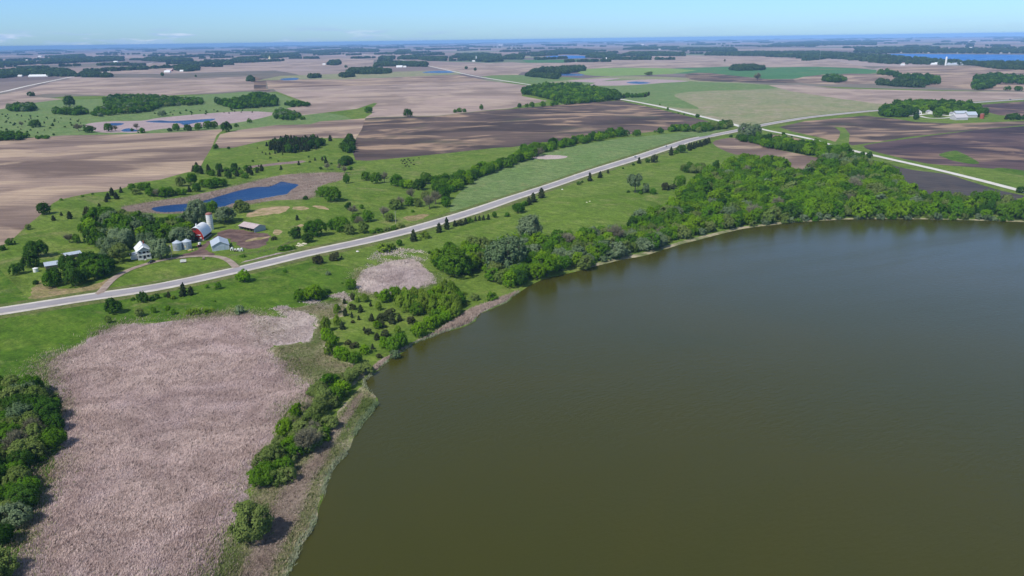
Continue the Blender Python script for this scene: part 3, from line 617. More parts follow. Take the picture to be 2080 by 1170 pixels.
blades('reeds', 'pale_blades', [(735,530),(765,508),(790,500),(860,508),(885,520),(860,532),(790,532),(745,548)], 1500, .5, .6, 'straw flecks in the grass above the small marsh', seed=11, patchy=.2)
blades('reeds', 'pale_blades', [(500,645),(560,622),(620,612),(700,592),(722,606),(700,622),(640,634),(560,650)], 5200, .5, .5, 'straw flecks in the grass between the reed bed and young trees', seed=12, patchy=.2)

# ---------------------------------------------------------------- trees
def quads(cen, nrm, size, r):
    n = len(cen); nrm = nrm/np.linalg.norm(nrm, axis=1)[:, None]
    t = np.cross(nrm, r.normal(size=(n, 3))); t /= np.linalg.norm(t, axis=1)[:, None]; b = np.cross(nrm, t)
    s = size[:, None]; asp = r.uniform(.6, 1., n)[:, None]
    v = np.stack([cen-t*s-b*s*asp*.5, cen+t*s*.3-b*s*asp, cen+t*s+b*s*asp*.4, cen-t*s*.4+b*s*asp], 1)
    return v.reshape(-1, 3)
def crown_np(seed, n, leaf, kind):
    r = np.random.default_rng(seed)
    if kind == 'conifer':
        z = 1-np.sqrt(r.uniform(.0, 1, n)); z = z*.96+.02; lay = .78+.22*np.sin(z*26+seed)
        ang = r.uniform(0, 6.283, n); lay = lay*(.85+.22*np.sin(ang*2+seed*3)*np.sin(z*7+seed)); rad = .5*np.minimum(1, (z+.12)*4)*(1-z)**(.52 if seed % 2 else .68)*lay*(.72+.28*np.sin(ang*5+seed+z*11))*r.uniform(.6, 1.05, n)
        c = np.stack([np.cos(ang)*rad, np.sin(ang)*rad, z-rad*.12+.02], 1); nr = np.stack([np.cos(ang), np.sin(ang), np.full(n, .7)], 1)+r.normal(0, .4, (n, 3))
        return quads(c, nr, leaf*r.uniform(.6, 1.2, n), r)
    if kind == 'twigs':
        k = 26; d = r.normal(size=(k, 3)); d[:, 2] = np.abs(d[:, 2])+.5; d /= np.linalg.norm(d, axis=1)[:, None]
        ci = r.integers(0, k, n); t = r.uniform(.25, 1, n)**.7; sp = d[ci]*t[:, None]*np.array([.5, .5, .68]); sp[:, 2] += .27
        sp += r.normal(0, .055, (n, 3))*t[:, None]; dr = d[ci]+r.normal(0, .5, (n, 3)); dr /= np.linalg.norm(dr, axis=1)[:, None]
        ln = .07*r.uniform(.6, 1.5, n)[:, None]; pr = np.cross(dr, r.normal(size=(n, 3))); pr /= np.linalg.norm(pr, axis=1)[:, None]; w = .007
        return np.stack([sp-dr*ln-pr*w, sp-dr*ln+pr*w, sp+dr*ln+pr*w*.3, sp+dr*ln-pr*w*.3], 1).reshape(-1, 3)
    z0, z1 = {'round': (.12, 1.), 'shrub': (.0, 1.), 'vase': (.34, 1.), 'poplar': (.06, 1.)}[kind]
    k = {'round': 74, 'shrub': 40, 'vase': 52, 'poplar': 60}[kind]
    per = max(6, n//k)
    # big lobes carry small leaf clumps, so that gaps between the clumps stay dark
    nb = {'round': 6, 'shrub': 5, 'vase': 5, 'poplar': 5}[kind]
    bd = r.normal(size=(nb, 3)); bd /= np.linalg.norm(bd, axis=1)[:, None]; bd[:, 2] = np.abs(bd[:, 2])*.8-.1
    bc = bd*r.uniform(.32, .62, nb)[:, None]; br = r.uniform(.36, .60, nb); bc = np.concatenate([bc, [[0, 0, -.05]]]); br = np.append(br, .62)
    C_ = []; N_ = []
    while len(C_) < k:
        i_ = r.integers(0, nb+1); dd = r.normal(size=3); dd /= np.linalg.norm(dd)
        if dd[2] < -.55: continue
        p = bc[i_]+dd*br[i_]
        if any(np.linalg.norm(p-bc[j_]) < br[j_]*.9 for j_ in range(nb+1) if j_ != i_): 
            if r.random() < .93: continue
        if C_ and min(np.linalg.norm(p-q_) for q_ in C_) < .12: 
            if r.random() < .85: continue
        C_.append(p); N_.append(dd)
    C_ = np.array(C_); N_ = np.array(N_); cr = r.uniform(.10, .22, k)
    u = r.normal(size=(k, per, 3)); u /= np.linalg.norm(u, axis=2)[..., None]
    flip = (u*N_[:, None]).sum(2) < -.35; u[flip] *= -1
    c = (C_[:, None]+u*(cr[:, None]*r.uniform(.6, 1.12, (k, per)))[..., None]).reshape(-1, 3); nr = (u+N_[:, None]*.5).reshape(-1, 3)
    m_in = max(20, n//8); ii = r.normal(size=(m_in, 3)); ii /= np.linalg.norm(ii, axis=1)[:, None]; inner = ii*r.uniform(.2, .62, m_in)[:, None]
    st = r.random(len(c)) < .10; c[st] += nr[st]*r.uniform(.03, .14, st.sum())[:, None]
    c = np.concatenate([c, inner]); nr = np.concatenate([nr, ii]); n = len(c)
    nr = nr+r.normal(0, .4, nr.shape); nr[:, 2] += .15
    if kind == 'vase': c[:, :2] *= (1+.35*c[:, 2:3])
    if kind == 'poplar': c[:, :2] *= (1.05-.45*np.clip(c[:, 2:3], -1, 1))
    mx = np.percentile(np.abs(c[:, :2]), 99); c[:, :2] *= .5/mx
    lo, hi = np.percentile(c[:, 2], 1), c[:, 2].max()
    c[:, 2] = z0+(c[:, 2]-lo)/(hi-lo)*(z1-z0)
    return quads(c, nr, leaf*r.uniform(.6, 1.25, n), r)
def tube(vs, fs, p0, p1, r0, r1, sides=6):
    p0, p1 = np.array(p0, float), np.array(p1, float); d = p1-p0; d /= np.linalg.norm(d)
    u = np.cross(d, [0.3, .9, .2]); u /= np.linalg.norm(u); w = np.cross(d, u); b = len(vs)
    for p, rr in ((p0, r0), (p1, r1)):
        for k in range(sides):
            a = 2*math.pi*k/sides; vs.append(tuple(p+(u*math.cos(a)+w*math.sin(a))*rr))
    for k in range(sides): fs.append((b+k, b+(k+1) % sides, b+sides+(k+1) % sides, b+sides+k))
    vs_top = len(vs); fs.append(tuple(range(b+sides, b+2*sides)))
def trunk_mesh(seed, kind):
    r = random.Random(seed); vs, fs = [], []
    if kind == 'conifer': tube(vs, fs, (0, 0, -.04), (0, 0, .85), .028, .006)
    elif kind == 'shrub':
        for k in range(5):
            a = k*1.256+r.random(); tube(vs, fs, (0, 0, -.03), (.22*math.cos(a), .22*math.sin(a), .55), .022, .008, 5)
    else:
        hs = .42 if kind == 'vase' else .30
        tube(vs, fs, (0, 0, -.05), (.01, .01, hs), .034, .024, 7)
        for k in range(6):
            a = k*1.047+r.random(); L = r.uniform(.2, .3); z = hs-.04*r.random()
            m = (L*.55*math.cos(a), L*.55*math.sin(a), z+.18); e = (L*1.15*math.cos(a+.2), L*1.15*math.sin(a+.2), z+.42)
            tube(vs, fs, (.01, .01, z), m, .017, .011, 5); tube(vs, fs, m, e, .011, .004, 5)
        tube(vs, fs, (.01, .01, hs-.02), (0, 0, .8), .022, .006, 5)
    me = bpy.data.meshes.new('trunk'); me.from_pydata(vs, [], fs); me.materials.append(MATS['bark']); return me
# kind -> (object name, category, geometry, leaf material, adjective, noun, height ratio)
KINDS = {'bright': ('leafy_tree', 'tree', 'round', 'leaf_bright', 'bright green leafy', 'tree', 1.0), 'mid': ('leafy_tree', 'tree', 'round', 'leaf_mid', 'mid green leafy', 'tree', 1.0),
         'dark': ('leafy_tree', 'tree', 'round', 'leaf_dark', 'dark green leafy', 'tree', 1.0), 'silver': ('leafy_tree', 'tree', 'round', 'leaf_silver', 'silvery grey green', 'tree', .95),
         'olive': ('leafy_tree', 'tree', 'round', 'leaf_olive', 'olive green', 'tree', .95), 'vase': ('leafy_tree', 'tree', 'vase', 'leaf_silver', 'grey green vase shaped', 'tree', 1.35),
         'young': ('leafy_tree', 'tree', 'poplar', 'leaf_yellow', 'yellow green young', 'tree', 1.45),
         'cedar': ('conifer_tree', 'conifer', 'conifer', 'leaf_cedar', 'dark green', 'conifer', .85), 'rust': ('conifer_tree', 'conifer', 'shrub', 'leaf_rust', 'bushy brown green', 'conifer', .72),
         'spruce': ('conifer_tree', 'conifer', 'conifer', 'leaf_cedar', 'tall dark pointed', 'conifer', 1.25),
         'bare': ('bare_tree', 'bare tree', 'twigs', 'twig_grey', 'grey half bare', 'tree', 1.1),
         'shrub': ('shrub', 'shrub', 'shrub', 'leaf_mid', 'mid green', 'shrub', .75), 'dshrub': ('shrub', 'shrub', 'shrub', 'leaf_dark', 'dark green', 'shrub', .75), 'yshrub': ('shrub', 'shrub', 'shrub', 'leaf_yellow', 'yellow green', 'shrub', .7),
         'sshrub': ('shrub', 'shrub', 'shrub', 'leaf_silver', 'grey green', 'shrub', .7), 'oshrub': ('shrub', 'shrub', 'shrub', 'leaf_olive', 'olive', 'shrub', .7)}
LODS = {0: (6000, .024), 1: (2600, .036), 2: (620, .068), 3: (90, .15)}
CM = {}; NVAR = {0: 4, 1: 4, 2: 4, 3: 3}
def crown_mesh(kind, lod, var):
    geo, mat = KINDS[kind][2], KINDS[kind][3]; key = (geo, mat, lod, var)
    if key not in CM:
        n, s = LODS[lod]
        if geo == 'twigs': n = n*2//3
        if geo == 'shrub': n = n*3//4; s = s*1.2
        if geo == 'conifer': s = s*1.15
        v = crown_np(hash(geo) % 1000*0+var*13+len(geo)*7+lod, n, s, geo)
        if geo == 'twigs' and lod >= 2:
            c = v.reshape(-1, 4, 3).mean(1, keepdims=True); v = (c+(v.reshape(-1, 4, 3)-c)*np.array([2.2, 2.2, 1.4])).reshape(-1, 3)
        CM[key] = add_mesh_np('crown', v, np.arange(len(v)).reshape(-1, 4), mat, nper=4)
    return CM[key]
TMs = {}
def trunk_for(kind, var):
    geo = KINDS[kind][2]; g = geo if geo in ('conifer', 'shrub', 'vase') else 'round'
    if (g, var) not in TMs: TMs[(g, var)] = trunk_mesh(var*7+3, g)
    return TMs[(g, var)]
CB = {}
def combined(kind, lod, var):
    key = (KINDS[kind][2], KINDS[kind][3], lod, var)
    if key not in CB:
        a, b = crown_mesh(kind, lod, var), trunk_for(kind, var)
        bm = bmesh.new(); bm.from_mesh(a); nfa = len(bm.faces); bm.from_mesh(b); bm.faces.ensure_lookup_table()
        for i in range(nfa, len(bm.faces)): bm.faces[i].material_index = 1
        me = bpy.data.meshes.new('tree'); bm.to_mesh(me); bm.free(); me.materials.append(a.materials[0]); me.materials.append(MATS['bark']); CB[key] = me
    return CB[key]

TREES = []   # dict(x,y,z,w,h,kind,where,cid,px)
CID = 0
def S(where, lst, group=None):
    global CID; CID += 1
    x, y = at_many([(t[0], t[1]) for t in lst]); z = zfun(x, y)
    for i, t in enumerate(lst):
        dep = depth_of(x[i], y[i], z[i]); w = t[2]*dep/FOC; k = t[3]; hr = t[4] if len(t) > 4 else KINDS[k][6]
        TREES.append(dict(x=x[i], y=y[i], z=z[i], w=w, h=w*hr, kind=k, where=where, cid=CID, px=t[0], py=t[1], wpx=t[2], group=group or where))
def C(where, poly, spacing, wr, kinds, hr=1., seed=0, group=None, jit=.25, shrubs=0):
    """scatter trees over an outlined patch of ground, metres apart"""
    global CID; CID += 1; r = random.Random(seed+CID*11)
    x, y = at_many(poly); P = np.stack([x, y], 1); x0, x1, y0, y1 = P[:, 0].min(), P[:, 0].max(), P[:, 1].min(), P[:, 1].max()
    area = .5*abs(np.sum(P[:, 0]*np.roll(P[:, 1], 1)-P[:, 1]*np.roll(P[:, 0], 1))); n = int(area/(spacing**2)*4)+30
    pl = []; cell = {}
    cand = [(r.uniform(x0, x1), r.uniform(y0, y1)) for _ in range(int(n*(x1-x0)*(y1-y0)/max(area, 1)))]
    ca_ = np.array(cand); ok = inside(P, ca_[:, 0], ca_[:, 1])
    for (a, b), k in zip(cand, ok):
        if not k: continue
        cx, cy_ = int(a//spacing), int(b//spacing)
        if any((a-p)**2+(b-q)**2 < (spacing*.8)**2 for i in (-1, 0, 1) for j in (-1, 0, 1) for p, q in cell.get((cx+i, cy_+j), ())): continue
        cell.setdefault((cx, cy_), []).append((a, b)); pl.append((a, b))
    if not pl: return
    A = np.array(pl); Z = zfun(A[:, 0], A[:, 1]); ks = list(kinds)
    for (a, b), z in zip(pl, Z):
        k = r.choices(ks, [kinds[q] for q in ks])[0]; w = r.uniform(*wr); dep = depth_of(a, b, z)
        rx = (a*Rv[0]+b*Rv[1]+(z-CAM_Z)*Rv[2])/dep; ry = (a*Uv[0]+b*Uv[1]+(z-CAM_Z)*Uv[2])/dep
        TREES.append(dict(x=a, y=b, z=float(z), w=w, h=w*hr*KINDS[k][6]*r.uniform(.85, 1.15), kind=k, where=where, cid=CID, px=W_PX/2+rx*FOC, py=H_PX/2-ry*FOC, wpx=w*FOC/dep, group=group or where))
M = {'bright': 5, 'mid': 4, 'dark': .9, 'olive': 1.2, 'silver': .4, 'bare': .1}
# lake shore wood
C('in the broad lake shore wood', [(1275,452),(1310,455),(1335,440),(1380,408),(1400,388),(1425,368),(1480,352),(1510,345),(1560,352),(1610,362),(1650,352),(1700,340),(1745,342),(1805,352),(1826,365),(1830,385),(1845,402),(1900,410),(1960,415),(2040,424),(2090,430),(2200,444),(2200,455),(2080,447),(1900,442),(1700,443),(1620,448),(1560,454),(1500,461),(1440,474),(1400,474),(1340,474),(1290,468)], 7.6, (8, 13), M, .95)
C('in the wooded rise beside the brown field', [(1480,340),(1500,330),(1540,332),(1570,335),(1600,345),(1590,352),(1540,350),(1495,352)], 7.5, (9, 13), {'mid': 4, 'dark': 2, 'bright': 3}, .95)
C('in the pale wood below the gravel road', [(1640,352),(1670,335),(1700,328),(1745,335),(1790,350),(1760,350),(1700,345)], 8, (9, 14), {'silver': 3, 'olive': 4, 'mid': 2}, .95)
C('in the hedge wood below the gravel road', [(1548,288),(1600,295),(1660,304),(1720,310),(1727,320),(1690,327),(1650,318),(1600,307),(1545,299)], 8, (9, 13), {'mid': 5, 'bright': 2, 'dark': 3}, .9)
C('in the marsh side shore wood', [(885,540),(900,515),(960,505),(1050,492),(1080,492),(1110,500),(1150,490),(1250,478),(1290,468),(1340,474),(1395,478),(1390,488),(1315,510),(1215,532),(1150,548),(1100,560),(1062,582),(1035,596),(1000,575),(985,560),(975,545),(940,560),(905,558)], 6.2, (6.5, 10.5), {'bright': 4, 'mid': 4, 'silver': 2, 'olive': 2.5, 'dark': .6, 'bare': .5}, .95)
S('in the marsh side shore wood', [(1035,560,90,'silver'),(1020,548,60,'silver'),(1075,490,60,'silver',1.0),(925,560,70,'mid',.9),(1110,560,50,'bright'),(1190,548,34,'olive'),(1310,508,38,'silver',.7),(1330,500,44,'silver',.7),(1150,505,40,'bare',.8),(1245,490,36,'bare',.8)])
C('in the bushes along the shore', [(1180,545),(1290,515),(1400,482),(1500,462),(1560,456),(1700,446),(1900,446),(2090,451),(2090,448),(1900,442),(1700,442),(1560,451),(1500,457),(1400,474),(1290,502),(1180,532)], 5.5, (4, 7.5), {'sshrub': 3, 'shrub': 4, 'oshrub': 2}, 1.)
# young trees on the lake point
YG = 'on the grassy lake point'
S('among young trees '+YG, [(726,614,11,'young'),(741,613,17,'young',1.1),(765,605,10,'young'),(781,614,28,'bright',1.1),(805,607,17,'young'),(685,636,15,'young'),(685,660,17,'young'),(769,630,14,'young'),(766,668,20,'bright'),(808,677,13,'young'),(662,673,24,'young'),(664,692,30,'bright',1.),(677,702,26,'bright'),(668,720,24,'young'),(690,728,32,'bright',.9),(703,732,24,'bright'),(720,739,30,'mid',.95),(741,718,24,'bright',.8),(852,684,32,'bright'),(871,668,28,'bright'),(886,662,26,'bright'),(815,706,32,'mid'),(797,712,36,'mid',.9),(780,706,26,'bright'),(803,728,20,'silver'),(711,588,24,'mid'),(902,655,26,'bright'),(918,645,24,'young',1.)])
C('in the dense young stand '+YG, [(868,606),(905,586),(925,602),(940,625),(932,642),(900,655),(880,652),(860,642),(835,640),(815,625),(800,608),(835,606)], 4.4, (4, 7), {'young': 5, 'bright': 4, 'mid': 1}, .95)
S('on the open '+'grass of the lake point', [(700,617,14,'cedar'),(701,641,20,'cedar'),(717,628,18,'rust'),(716,609,11,'rust',1.4),(715,645,11,'cedar',1.2),(733,634,20,'cedar'),(729,650,12,'cedar'),(753,622,12,'cedar'),(716,656,9,'rust'),(696,669,21,'cedar'),(707,700,15,'rust'),(720,706,18,'rust'),(757,709,14,'cedar'),(740,672,11,'cedar'),(749,678,19,'rust'),(766,690,22,'cedar',.7),(755,652,20,'cedar'),(778,652,28,'rust'),(775,665,20,'rust'),(797,657,28,'cedar'),(812,652,20,'cedar'),(835,656,20,'rust',.8),(784,683,20,'rust'),(770,726,13,'rust',.7),(792,640,22,'rust')])
S('on the lawn behind the lake reeds', [(965,610,18,'oshrub',.9),(1000,610,22,'shrub',.9),(944,598,9,'yshrub'),(835,672,6,'shrub'),(763,714,6,'dshrub'),(950,620,9,'yshrub')])
# spit between reed bed and lake
S('between reed bed and lake', [(737,757,44,'olive',.55),(715,775,26,'olive',.8),(694,802,38,'bright',.9),(676,817,38,'mid',.9),(657,832,42,'olive',.9),(646,848,40,'olive',.95),(637,872,44,'olive',.9),(603,847,30,'bright',1.1),(612,882,40,'olive',.8),(583,884,38,'bright',.95),(655,888,30,'mid',.8),(667,872,24,'mid',.7),(665,896,22,'bright',.7),(600,918,52,'bright',.75),(626,918,42,'olive',.7),(560,950,50,'olive',.85),(592,932,44,'mid',.8),(533,985,58,'mid',.85),(580,982,44,'olive',.85),(556,972,34,'olive',.9),(640,805,34,'olive',.8),(628,840,30,'bare',.8),(590,870,30,'bare',.7),(685,790,28,'olive')])
S('alone at the bottom of the lake bank', [(517,1098,98,'olive',.9)])
C('between reed bed and lake', [(735,760),(745,755),(742,768),(712,790),(695,815),(672,850),(668,885),(650,905),(625,925),(600,945),(585,975),(560,995),(525,1000),(515,985),(535,965),(560,940),(575,900),(595,870),(600,850),(630,838),(640,815),(665,795),(690,785),(715,765)], 5.8, (4.5, 9), {'olive': 5, 'mid': 1.5, 'bright': 1, 'bare': .6, 'oshrub': 1}, .9)
C('in the low bushes of the left wood', [(60,830),(110,800),(125,850),(120,900),(100,940),(60,950),(90,890)], 5, (3, 5), {'shrub': 3, 'oshrub': 2, 'dshrub': 2}, .8)
C('in the dark wood at the left edge', [(-150,850),(-60,800),(-10,790),(45,785),(98,790),(92,812),(70,825),(98,850),(112,885),(105,915),(75,940),(62,965),(70,990),(60,1020),(42,1060),(20,1110),(0,1170),(-20,1240),(-120,1260),(-200,1000)], 5.9, (6.5, 10.5), {'olive': 5, 'mid': 3, 'dark': 3, 'silver': 1.2, 'bare': .8}, .85)
# farm grove
C('in the farm grove behind the farmhouse', [(170,456),(212,442),(262,453),(310,458),(360,456),(395,458),(392,462),(385,478),(362,478),(352,494),(305,492),(285,490),(262,500),(250,512),(215,520),(195,505),(182,485),(178,468)], 7.2, (8, 11.5), {'mid': 5, 'bright': 1.5, 'silver': 2.5, 'olive': 2, 'dark': 2}, .95)
S('around the farmhouse', [(328,526,46,'silver',1.),(316,514,34,'silver'),(245,532,44,'olive',.9),(226,522,44,'silver',1.),(250,505,50,'silver',.95),(215,538,30,'silver'),(368,494,40,'silver',.9),(379,493,34,'silver',1.0),(300,505,40,'silver')])
S('behind the barn', [(403,455,50,'silver',1.1),(459,452,48,'silver',.75),(490,432,36,'olive',.8),(385,452,30,'dark',.9),(432,432,26,'mid'),(418,430,22,'olive')])
C('in the dark grove below the sheds', [(88,572),(100,568),(130,564),(146,549),(180,542),(205,543),(222,550),(218,562),(195,572),(150,583),(108,586),(94,580)], 7, (8, 11.5), {'dark': 5, 'mid': 3}, .95)
S('beside the left pasture', [(90,435,28,'dark',.95),(109,448,15,'cedar',.8),(125,438,10,'cedar'),(142,444,20,'cedar',.8),(57,466,13,'olive'),(20,497,20,'dshrub'),(6,508,15,'dshrub'),(77,521,44,'dark',.85),(64,542,38,'dark',.9),(35,557,28,'dark',.9),(157,494,15,'mid',1.3),(141,493,24,'bare',.8),(165,472,18,'mid',1.1),(73,577,12,'dshrub'),(125,407,7,'shrub'),(188,395,5,'dshrub'),(168,400,6,'shrub')])
S('below the paved road', [(229,637,38,'dark',.95),(221,656,14,'olive',1.1),(286,642,20,'olive',.9),(313,635,12,'mid'),(341,630,11,'bright'),(352,638,13,'mid'),(384,638,16,'yshrub'),(400,638,20,'yshrub'),(420,637,18,'yshrub'),(432,634,14,'yshrub'),(488,637,26,'sshrub'),(497,572,32,'bright',.85),(443,587,15,'mid'),(421,585,8,'bright'),(372,601,26,'cedar',1.1),(388,599,24,'cedar',.8),(343,604,16,'cedar'),(336,603,10,'dshrub'),(292,613,26,'dshrub',.9),(319,606,15,'dshrub'),(352,607,12,'yshrub'),(270,610,9,'shrub'),(309,611,12,'dshrub')])
S('in the mid pasture below the road', [(647,535,26,'rust',.7),(680,528,28,'rust',.6),(580,553,10,'shrub'),(667,558,11,'sshrub'),(778,512,32,'yshrub',.6),(795,507,20,'yshrub',.7),(812,499,14,'mid'),(841,490,26,'spruce',1.),(863,483,24,'yshrub',.6),(872,515,8,'dshrub'),(612,610,32,'mid',.85),(641,610,40,'bright',.85),(628,604,30,'mid',.8),(656,603,24,'bright',.7),(664,596,18,'dshrub',.6)])
S('in the conifer row below the road', [(892,472,24,'cedar'),(908,466,20,'spruce',1.3),(924,460,16,'cedar'),(935,458,16,'rust'),(946,455,16,'cedar'),(955,452,14,'shrub'),(966,449,12,'cedar'),(974,448,12,'cedar'),(982,447,12,'cedar'),(992,446,14,'cedar'),(1005,442,11,'mid',1.2),(1029,440,12,'shrub'),(1053,432,24,'mid',.9),(1046,425,16,'dshrub'),(1074,416,20,'cedar'),(1084,411,24,'cedar'),(1100,402,24,'cedar',.9),(1065,418,14,'shrub')])
S('beside the road beyond the lay-by', [(1198,368,17,'spruce',1.1),(1219,361,17,'cedar',.8),(1235,352,10,'cedar'),(1175,375,9,'dshrub'),(1183,371,6,'dshrub'),(1298,332,15,'cedar',.9),(1315,330,12,'dshrub'),(1328,330,17,'rust',1.),(1286,336,7,'dshrub'),(1266,343,5,'dshrub'),(1363,315,20,'cedar',.9),(1383,310,18,'dark',1.),(1373,312,10,'shrub')])
C('in the dark conifer row by the road', [(1396,302),(1440,288),(1442,292),(1400,306)], 5, (5, 8), {'cedar': 1}, .9)
# left of the road
S('in the pasture left of the road', [(672,409,44,'mid',.75),(655,400,24,'mid'),(620,406,12,'dshrub',.7),(704,373,15,'mid',1.4),(601,484,29,'dark',.9),(640,480,48,'mid',.75),(625,492,26,'dark',.8),(604,447,13,'cedar'),(556,487,14,'rust',.5),(571,509,14,'shrub'),(584,508,16,'shrub'),(596,506,12,'shrub'),(839,431,8,'shrub'),(494,522,14,'shrub',.4)])
S('in the tree line left of the road', [(690,470,44,'mid',.75),(675,466,24,'mid'),(710,476,24,'olive'),(708,426,17,'dark'),(735,424,10,'mid'),(717,436,22,'bare',.9),(748,450,26,'mid'),(722,452,20,'mid'),(738,473,26,'olive',1.),(730,460,20,'bare'),(780,442,26,'bare',.9),(790,450,20,'olive'),(805,425,28,'olive',.8),(812,420,20,'bare'),(830,418,20,'mid',1.),(835,406,22,'bare'),(850,420,16,'olive',1.2),(872,424,28,'bare',1.),(885,415,26,'bare'),(902,405,28,'mid'),(908,420,22,'mid'),(862,405,20,'olive'),(770,472,18,'shrub',.6),(785,469,16,'oshrub',.6),(800,466,16,'shrub',.6),(815,462,16,'oshrub',.6),(758,474,14,'shrub',.6)])
S('above the farm pasture', [(745,367,20,'mid'),(765,373,24,'mid'),(781,371,20,'bare',1.1),(806,378,30,'mid',.85),(820,382,20,'mid'),(832,383,22,'bright',.9),(850,385,28,'dark',.85),(866,373,28,'mid',.9)])
C('in the hedgerow by the dark field', [(872,388),(880,372),(930,362),(950,358),(965,350),(1000,340),(1040,325),(1060,312),(1090,302),(1150,292),(1230,278),(1265,272),(1262,277),(1230,284),(1160,297),(1100,312),(1080,322),(1045,336),(1000,350),(960,370),(940,385),(900,396)], 7.6, (7, 11), {'mid': 5, 'bright': 3, 'dark': 2}, .9)
S('where the hedgerow thins out', [(1241,277,20,'mid',.9),(1270,277,18,'dark',.8),(1293,277,16,'mid',.9),(1094,318,16,'bare'),(1100,315,14,'bare'),(1341,271,14,'dark',.9),(1330,269,6,'shrub'),(1417,239,10,'dark',.8)])
C('in the row before the crossing', [(1362,268),(1370,262),(1395,261),(1396,268)], 7, (7, 10), {'mid': 3, 'bright': 2, 'dark': 1}, .9)
C('in the thicket at the crossing', [(1405,266),(1420,258),(1450,258),(1486,252),(1484,261),(1450,265),(1420,270)], 7.5, (7, 11), {'mid': 3, 'olive': 2, 'dark': 2}, .9)
S('at the crossing below the paved road', [(1515,280,32,'silver',1.),(1532,277,24,'silver',1.1),(1505,280,20,'olive'),(1540,286,20,'mid'),(1485,279,8,'dshrub')])
C('in the thicket below the crossing', [(1500,283),(1530,284),(1565,290),(1560,297),(1530,292),(1505,288)], 7, (7, 10), {'mid': 3, 'dark': 3}, .85)
S('beside the gravel road', [(1591,276,7,'dark',1.2),(1608,279,5,'dshrub'),(1658,291,10,'mid'),(1675,296,10,'mid'),(1718,308,19,'bright'),(1752,317,10,'dark'),(1765,321,13,'dark'),(1860,243,11,'dark',1.2),(2070,392,18,'dark',.8),(1340,214,4,'shrub'),(1356,224,5,'mid',1.5),(1378,231,4,'shrub'),(1390,233,4,'dshrub')])
# pasture clumps right of the road
S('in the pasture above the wood', [(1290,391,32,'vase',1.25),(1312,391,20,'sshrub',1.),(1328,394,16,'shrub'),(1350,386,18,'rust',.9),(1366,384,18,'rust',.6),(1380,380,24,'mid',1.1),(1413,386,26,'bright',.9),(1423,372,16,'mid'),(1455,342,18,'dark',1.),(1302,394,10,'shrub'),(1276,391,8,'dshrub',.6)])
C('in the clump atop the pasture', [(1385,347),(1400,342),(1425,345),(1442,350),(1425,353),(1395,351)], 5.5, (6, 9), {'mid': 2, 'olive': 2, 'silver': 1, 'dark': 1}, .9)
# far left marsh trees
C('in the left edge clump', [(18,224),(30,218),(65,218),(74,223),(60,227),(25,227)], 8, (9, 13), {'mid': 2, 'dark': 2, 'silver': 1}, .95)
S('in the green pasture beyond the marsh', [(142,216,25,'dark',.95),(65,195,18,'dshrub',.5),(72,258,25,'dark',.65),(44,257,10,'bare'),(460,268,23,'dark',1.),(438,303,12,'dark',.9),(465,303,7,'dshrub'),(182,269,26,'dark',.6),(160,266,22,'bare',.7),(220,267,18,'mid'),(235,267,12,'bare'),(288,270,14,'shrub'),(278,264,12,'bare',1.2),(268,266,8,'shrub'),(345,267,10,'dshrub'),(360,266,16,'mid'),(382,266,18,'dark',.8),(402,265,16,'mid'),(422,262,18,'mid'),(435,261,16,'mid'),(330,236,18,'silver',.7),(480,258,10,'shrub'),(829,237,19,'dark',.9),(747,229,19,'mid',.7),(924,229,10,'shrub'),(933,228,12,'shrub'),(944,228,10,'shrub'),(978,223,8,'mid',1.4),(507,250,10,'mid'),(614,243,10,'shrub')])
C('in the thicket left of the marsh', [(108,232),(112,225),(140,226),(175,226),(180,232),(150,235)], 8, (8, 11), {'mid': 3, 'dark': 2, 'silver': 1}, .85)
C('in the long thicket beyond the marsh', [(190,235),(192,228),(215,222),(212,205),(230,198),(300,197),(350,203),(408,205),(410,214),(360,216),(330,218),(305,228),(240,233),(205,237)], 11, (9, 13), {'mid': 4, 'dark': 3, 'silver': 1, 'olive': 1}, .8)
C('in the tall grove beyond the marsh', [(442,212),(470,210),(500,205),(515,196),(540,196),(563,208),(560,216),(520,220),(480,222),(470,222)], 10, (10, 14), {'dark': 3, 'mid': 3}, .95)
C('in the brush right of the tall grove', [(577,214),(600,210),(628,213),(625,217),(590,218)], 9, (7, 10), {'mid': 2, 'dark': 2}, .85)
C('in the clump by the reed marsh', [(557,242),(560,230),(580,226),(608,240),(600,245),(575,244)], 9, (7, 11), {'mid': 2, 'silver': 2, 'dark': 1}, .9)
C('in the dark thicket at the left edge', [(-40,284),(0,276),(40,276),(60,281),(40,285),(0,287)], 7, (7, 10), {'dark': 3, 'mid': 1}, .8)
C('in the low brush at the left edge', [(75,280),(98,278),(98,282),(76,283)], 6, (5, 7), {'shrub': 1}, .8)
C('dotted over the far left pasture', [(0,232),(180,245),(170,260),(60,268),(120,276),(0,268)], 24, (2.5, 4.5), {'dshrub': 2, 'cedar': 1}, .9)
C('dotted beyond the marsh thicket', [(300,228),(470,222),(540,228),(430,232),(330,236)], 22, (2.5, 4.5), {'dshrub': 2, 'cedar': 1}, .9)
C('in the conifer grove by the brown field', [(548,300),(560,290),(590,287),(640,287),(660,293),(650,302),(620,308),(590,312),(565,311),(550,306)], 6.2, (6.5, 9), {'cedar': 5, 'dark': 1}, 1.1)
S('near the conifer grove', [(671,287,16,'cedar',.8),(542,297,10,'cedar'),(523,302,4,'cedar'),(533,311,5,'cedar'),(540,314,5,'cedar'),(548,314,6,'cedar'),(559,312,7,'cedar'),(574,314,5,'cedar'),(640,326,8,'cedar'),(655,326,10,'cedar'),(662,331,14,'cedar'),(607,335,10,'cedar'),(571,343,9,'cedar'),(660,320,6,'shrub')])
